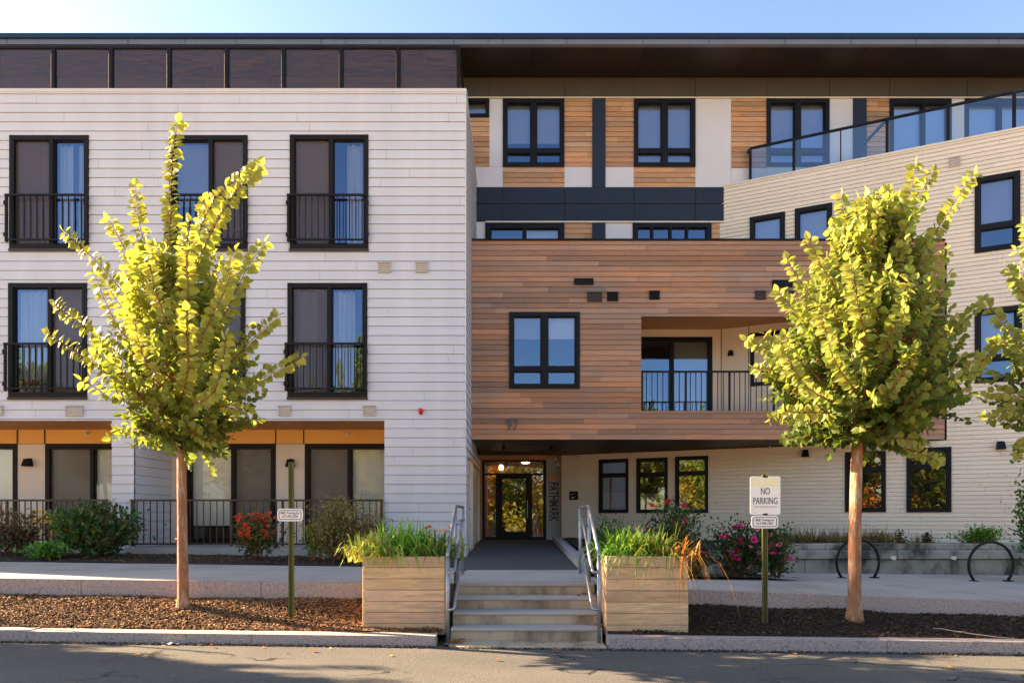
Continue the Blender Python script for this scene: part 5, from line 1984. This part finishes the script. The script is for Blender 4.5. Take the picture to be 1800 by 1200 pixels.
# yellow patio furniture on the left patio
ch = empty('patio_chair', (PX(62, 15.6), 15.6, ZF), 'yellow metal patio chair behind the left patio railing', 'chair')
X, Y = PX(62, 15.6), 15.6
for nm, bx in (('seat', (-.22, .22, -.2, .22, .40, .44)),):
    m = MB()
    m.box(WORLD, X + bx[0], X + bx[1], Y + bx[2], Y + bx[3], ZF + bx[4], ZF + bx[5], bev=.01)
    m.build(nm, M['yellow'], ch)
m = MB()
for k in range(3):
    m.box(WORLD, X - .21, X + .21, Y + .20, Y + .225, ZF + .52 + k * .11, ZF + .59 + k * .11, bev=.005)
m.build('backrest', M['yellow'], ch)
for sx in (-.2, .2):
    for sy in (-.18, .21):
        m = MB()
        m.tube([(X + sx * 1.05, Y + sy, ZF), (X + sx, Y + sy, ZF + (.40 if sy < 0 else .84))], .015, 6)
        m.build('leg', M['yellow'], ch)
X, Y = PX(128, 15.5), 15.5
tb = empty('patio_table', (X, Y, ZF), 'small yellow metal table behind the broad green shrub', 'table')
m = MB()
m.box(WORLD, X - .38, X + .38, Y - .25, Y + .25, ZF + .68, ZF + .71, bev=.008)
m.build('table_top', M['yellow'], tb)
for sx in (-.33, .33):
    for sy in (-.2, .2):
        m = MB()
        m.tube([(X + sx * 1.05, Y + sy, ZF), (X + sx, Y + sy, ZF + .68)], .014, 6)
        m.build('leg', M['yellow'], tb)

# fallen twig, scrap of paper
m = MB()
tw = [PT(x, y, Y) for x, y, Y in ((1640, 1099, 9.0), (1652, 1097.5, 9.0), (1680, 1102, 8.92), (1720, 1114, 8.80), (1748, 1115.5, 8.74), (1788, 1120, 8.68))]
tw = [V(p.x, p.y, bed(p.x, p.y) + .03) for p in tw]
m.tube(tw, [.004, .007, .008, .008, .007, .005], 6)
m.tube([tw[2], tw[2] + V(.10, -.05, .01)], [.005, .002], 5)
o = m.build('fallen_twig', pm('bare_twig', (.46, .36, .26), (.36, .28, .2), 12, rough=.8), origin=tw[0])
tag(o, 'bare pale twig lying on shaded mulch at the right', 'twig')
m = MB()
X0, Y0 = PX(299, 8.36), 8.36
vs = [(X0 + .2 * (i / 6 - .5) , Y0 + .05 * (j / 3 - .5) + .01 * math.sin(i), zr(X0) + .01 + .012 * (1 + math.sin(i * 1.7 + j))) for j in range(4) for i in range(7)]
m.idx(vs, [(j * 7 + i, j * 7 + i + 1, (j + 1) * 7 + i + 1, (j + 1) * 7 + i) for j in range(3) for i in range(6)])
o = m.build('paper_scrap', M['sign'], origin=(X0, Y0, zr(X0)))
tag(o, 'crumpled white paper scrap in the gutter at left', 'litter')
# fallen leaves
m = MB()
r = random.Random(77)


def litter(x, y, z, s=.05):
    c = r.choice(((.42, .12, .04), (.5, .22, .06), (.30, .12, .05), (.55, .3, .08)))
    a = r.uniform(0, 6.28)
    m.leaf(V(x, y, z + .012), V(math.cos(a), math.sin(a), r.uniform(-.1, .5)), V(0, 0, 1) + rv(r) * .5, s * r.uniform(.8, 1.6), s * r.uniform(.6, 1.2), c)


for _ in range(26): litter(XSL + abs(r.gauss(0, .12)), r.uniform(8.5, 8.8), .02)
for _ in range(10): litter(XSR - abs(r.gauss(0, .08)), r.uniform(8.84, 9.08), .178)
for _ in range(8): litter(XSR - abs(r.gauss(0, .08)), r.uniform(9.4, 9.66), .51)
for _ in range(12): litter(r.uniform(-.7, .9), r.uniform(8.42, 8.7), .014, .035)
for _ in range(40):
    x = r.uniform(-7, 6.5)
    litter(x, 8.40 - abs(r.gauss(0, .05)), zr(x), .03)
for _ in range(14):
    x = r.uniform(-6, 5)
    litter(x, r.uniform(7.3, 8.3), zr(x), .05)
for _ in range(50):
    x, y = r.uniform(-7.5, 7.5), r.uniform(8.75, 9.6)
    if -2.1 < x < 2.4: continue
    litter(x, y, bed(x, y) + .01, .04)
for _ in range(30):
    x, y = r.uniform(-6, -1.5), r.uniform(12.8, 13.4)
    litter(x, y, bedL(x, y) + .01, .045)
for k in range(16): litter(PX(660, 13.0) + r.gauss(0, .1), 12.9 + r.gauss(0, .05), zl_(-2.6) + .03, .06)
for _ in range(420):
    x = r.uniform(-7.2, 7)
    if XSL < x < XSR: continue
    litter(x, 8.42 - abs(r.gauss(0, .03)) - .01, zr(x), .014)
tag(m.build('leaf_litter', M['petal']), kind='stuff')
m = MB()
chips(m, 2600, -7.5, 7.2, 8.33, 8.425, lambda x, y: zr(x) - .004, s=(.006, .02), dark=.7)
tag(m.build('gutter_grit', M['chipshade_grit']), kind='stuff')


# autumn trees across the street, seen reflected in the glass
def autumn(name, cols, seed, label, h=9.0):
    r = random.Random(seed)
    root = empty(name, (0, 0, 0), label, 'tree', 'autumn trees across the street')
    t = MB()
    t.tube([(0, 0, -.2), (.05, 0, 2), (0, .1, 4.5), (.1, 0, 7)], [.22, .18, .13, .05], 8)
    for k in range(10):
        a = r.uniform(0, 6.28)
        z = r.uniform(1.8, 5.5)
        t.tube(curve_pts(V(0, 0, z), V(math.cos(a) * 2, math.sin(a) * 2, z + 1.8), V(0, 0, .2), 4), [.07, .055, .04, .03, .015], 6)
    t.build('trunk', M['bark'], root, smooth=True)
    cr = MB()
    bl = [(V(r.gauss(0, 1.5), r.gauss(0, 1.5), r.uniform(1.2, h - 1.0)), r.uniform(.6, 1.3), r.choice(cols)) for _ in range(34)]
    for _ in range(3200):
        b, s, c = r.choice(bl)
        p = b + V(r.gauss(0, s * .55), r.gauss(0, s * .55), r.gauss(0, s * .5))
        g = r.uniform(.6, 1.35)
        cr.leaf(p, rv(r), rv(r), .30, .22, (c[0] * g, c[1] * g, c[2] * g))
    cr.build('crown', M['leaf'], root)
    return root


AT = [autumn('autumn_tree', [(.48, .26, .03), (.40, .32, .04), (.40, .16, .03), (.16, .20, .03)], 1, 'orange autumn tree across the street'),
      autumn('autumn_tree', [(.38, .34, .05), (.20, .25, .04), (.12, .18, .03)], 2, 'yellow green autumn tree across the street'),
      autumn('autumn_tree', [(.12, .18, .03), (.20, .24, .04), (.40, .30, .05)], 3, 'green autumn tree across the street', 10)]
spots = [(-3.5, -14), (1.5, -15), (6.5, -13.5), (11, -15), (-8.5, -15), (-14, -14), (16, -14.5), (21, -16), (-20, -16), (-1, -20), (9, -20), (-11, -20), (18, -21), (4, -19.5)]
for i, (x, y) in enumerate(spots):
    o = AT[i] if i < 3 else copy_tree(AT[i % 3])
    o.location = (x, y, zr(x) - .03)
    o.rotation_euler = (0, 0, i * 1.3)
    o.scale = (1.15, 1.15, .72 + .12 * (i % 3))

# ------------------------------------------------------------------ light, sky, camera
AZ, EL = math.radians(15), math.radians(25)
sd_ = V(-math.cos(AZ) * math.cos(EL), math.sin(AZ) * math.cos(EL), math.sin(EL))     # towards the sun
su = bpy.data.lights.new('sun', 'SUN')
su.energy = 5.0
su.angle = math.radians(.5)
su.color = (1.0, .76, .47)
so_ = bpy.data.objects.new('sun', su)
C.objects.link(so_)
so_.rotation_euler = (-sd_).to_track_quat('-Z', 'Y').to_euler()
w = bpy.data.worlds.new('World')
sc.world = w
w.use_nodes = True
t = w.node_tree
sky = N(t, 'ShaderNodeTexSky', sky_type='NISHITA')
sky.sun_disc = False
sky.sun_elevation = EL
sky.sun_rotation = math.atan2(sd_.x, sd_.y)
sky.air_density = 1.0
sky.dust_density = 1.2
sky.ozone_density = 1.0
bg = t.nodes['Background']
bg.inputs[1].default_value = .058
t.links.new(sky.outputs[0], bg.inputs[0])

cam = bpy.data.cameras.new('camera')
cam.sensor_width = 36
cam.lens = F / 1800 * 36
cam.shift_x = -(CX - 900) / 1800
cam.shift_y = (CY - 600) / 1800
cam.clip_end = 3000
co = bpy.data.objects.new('camera', cam)
C.objects.link(co)
co.location = (0, 0, E)
co.rotation_euler = (math.pi / 2, 0, 0)
sc.camera = co
vs = sc.view_settings
vs.view_transform = 'Standard'
vs.look = 'None'
vs.gamma = 1
vs.use_curve_mapping = False
vs.exposure = 2.75
sc.cycles.max_bounces = 8
sc.cycles.transparent_max_bounces = 16
sc.cycles.sample_clamp_indirect = 6
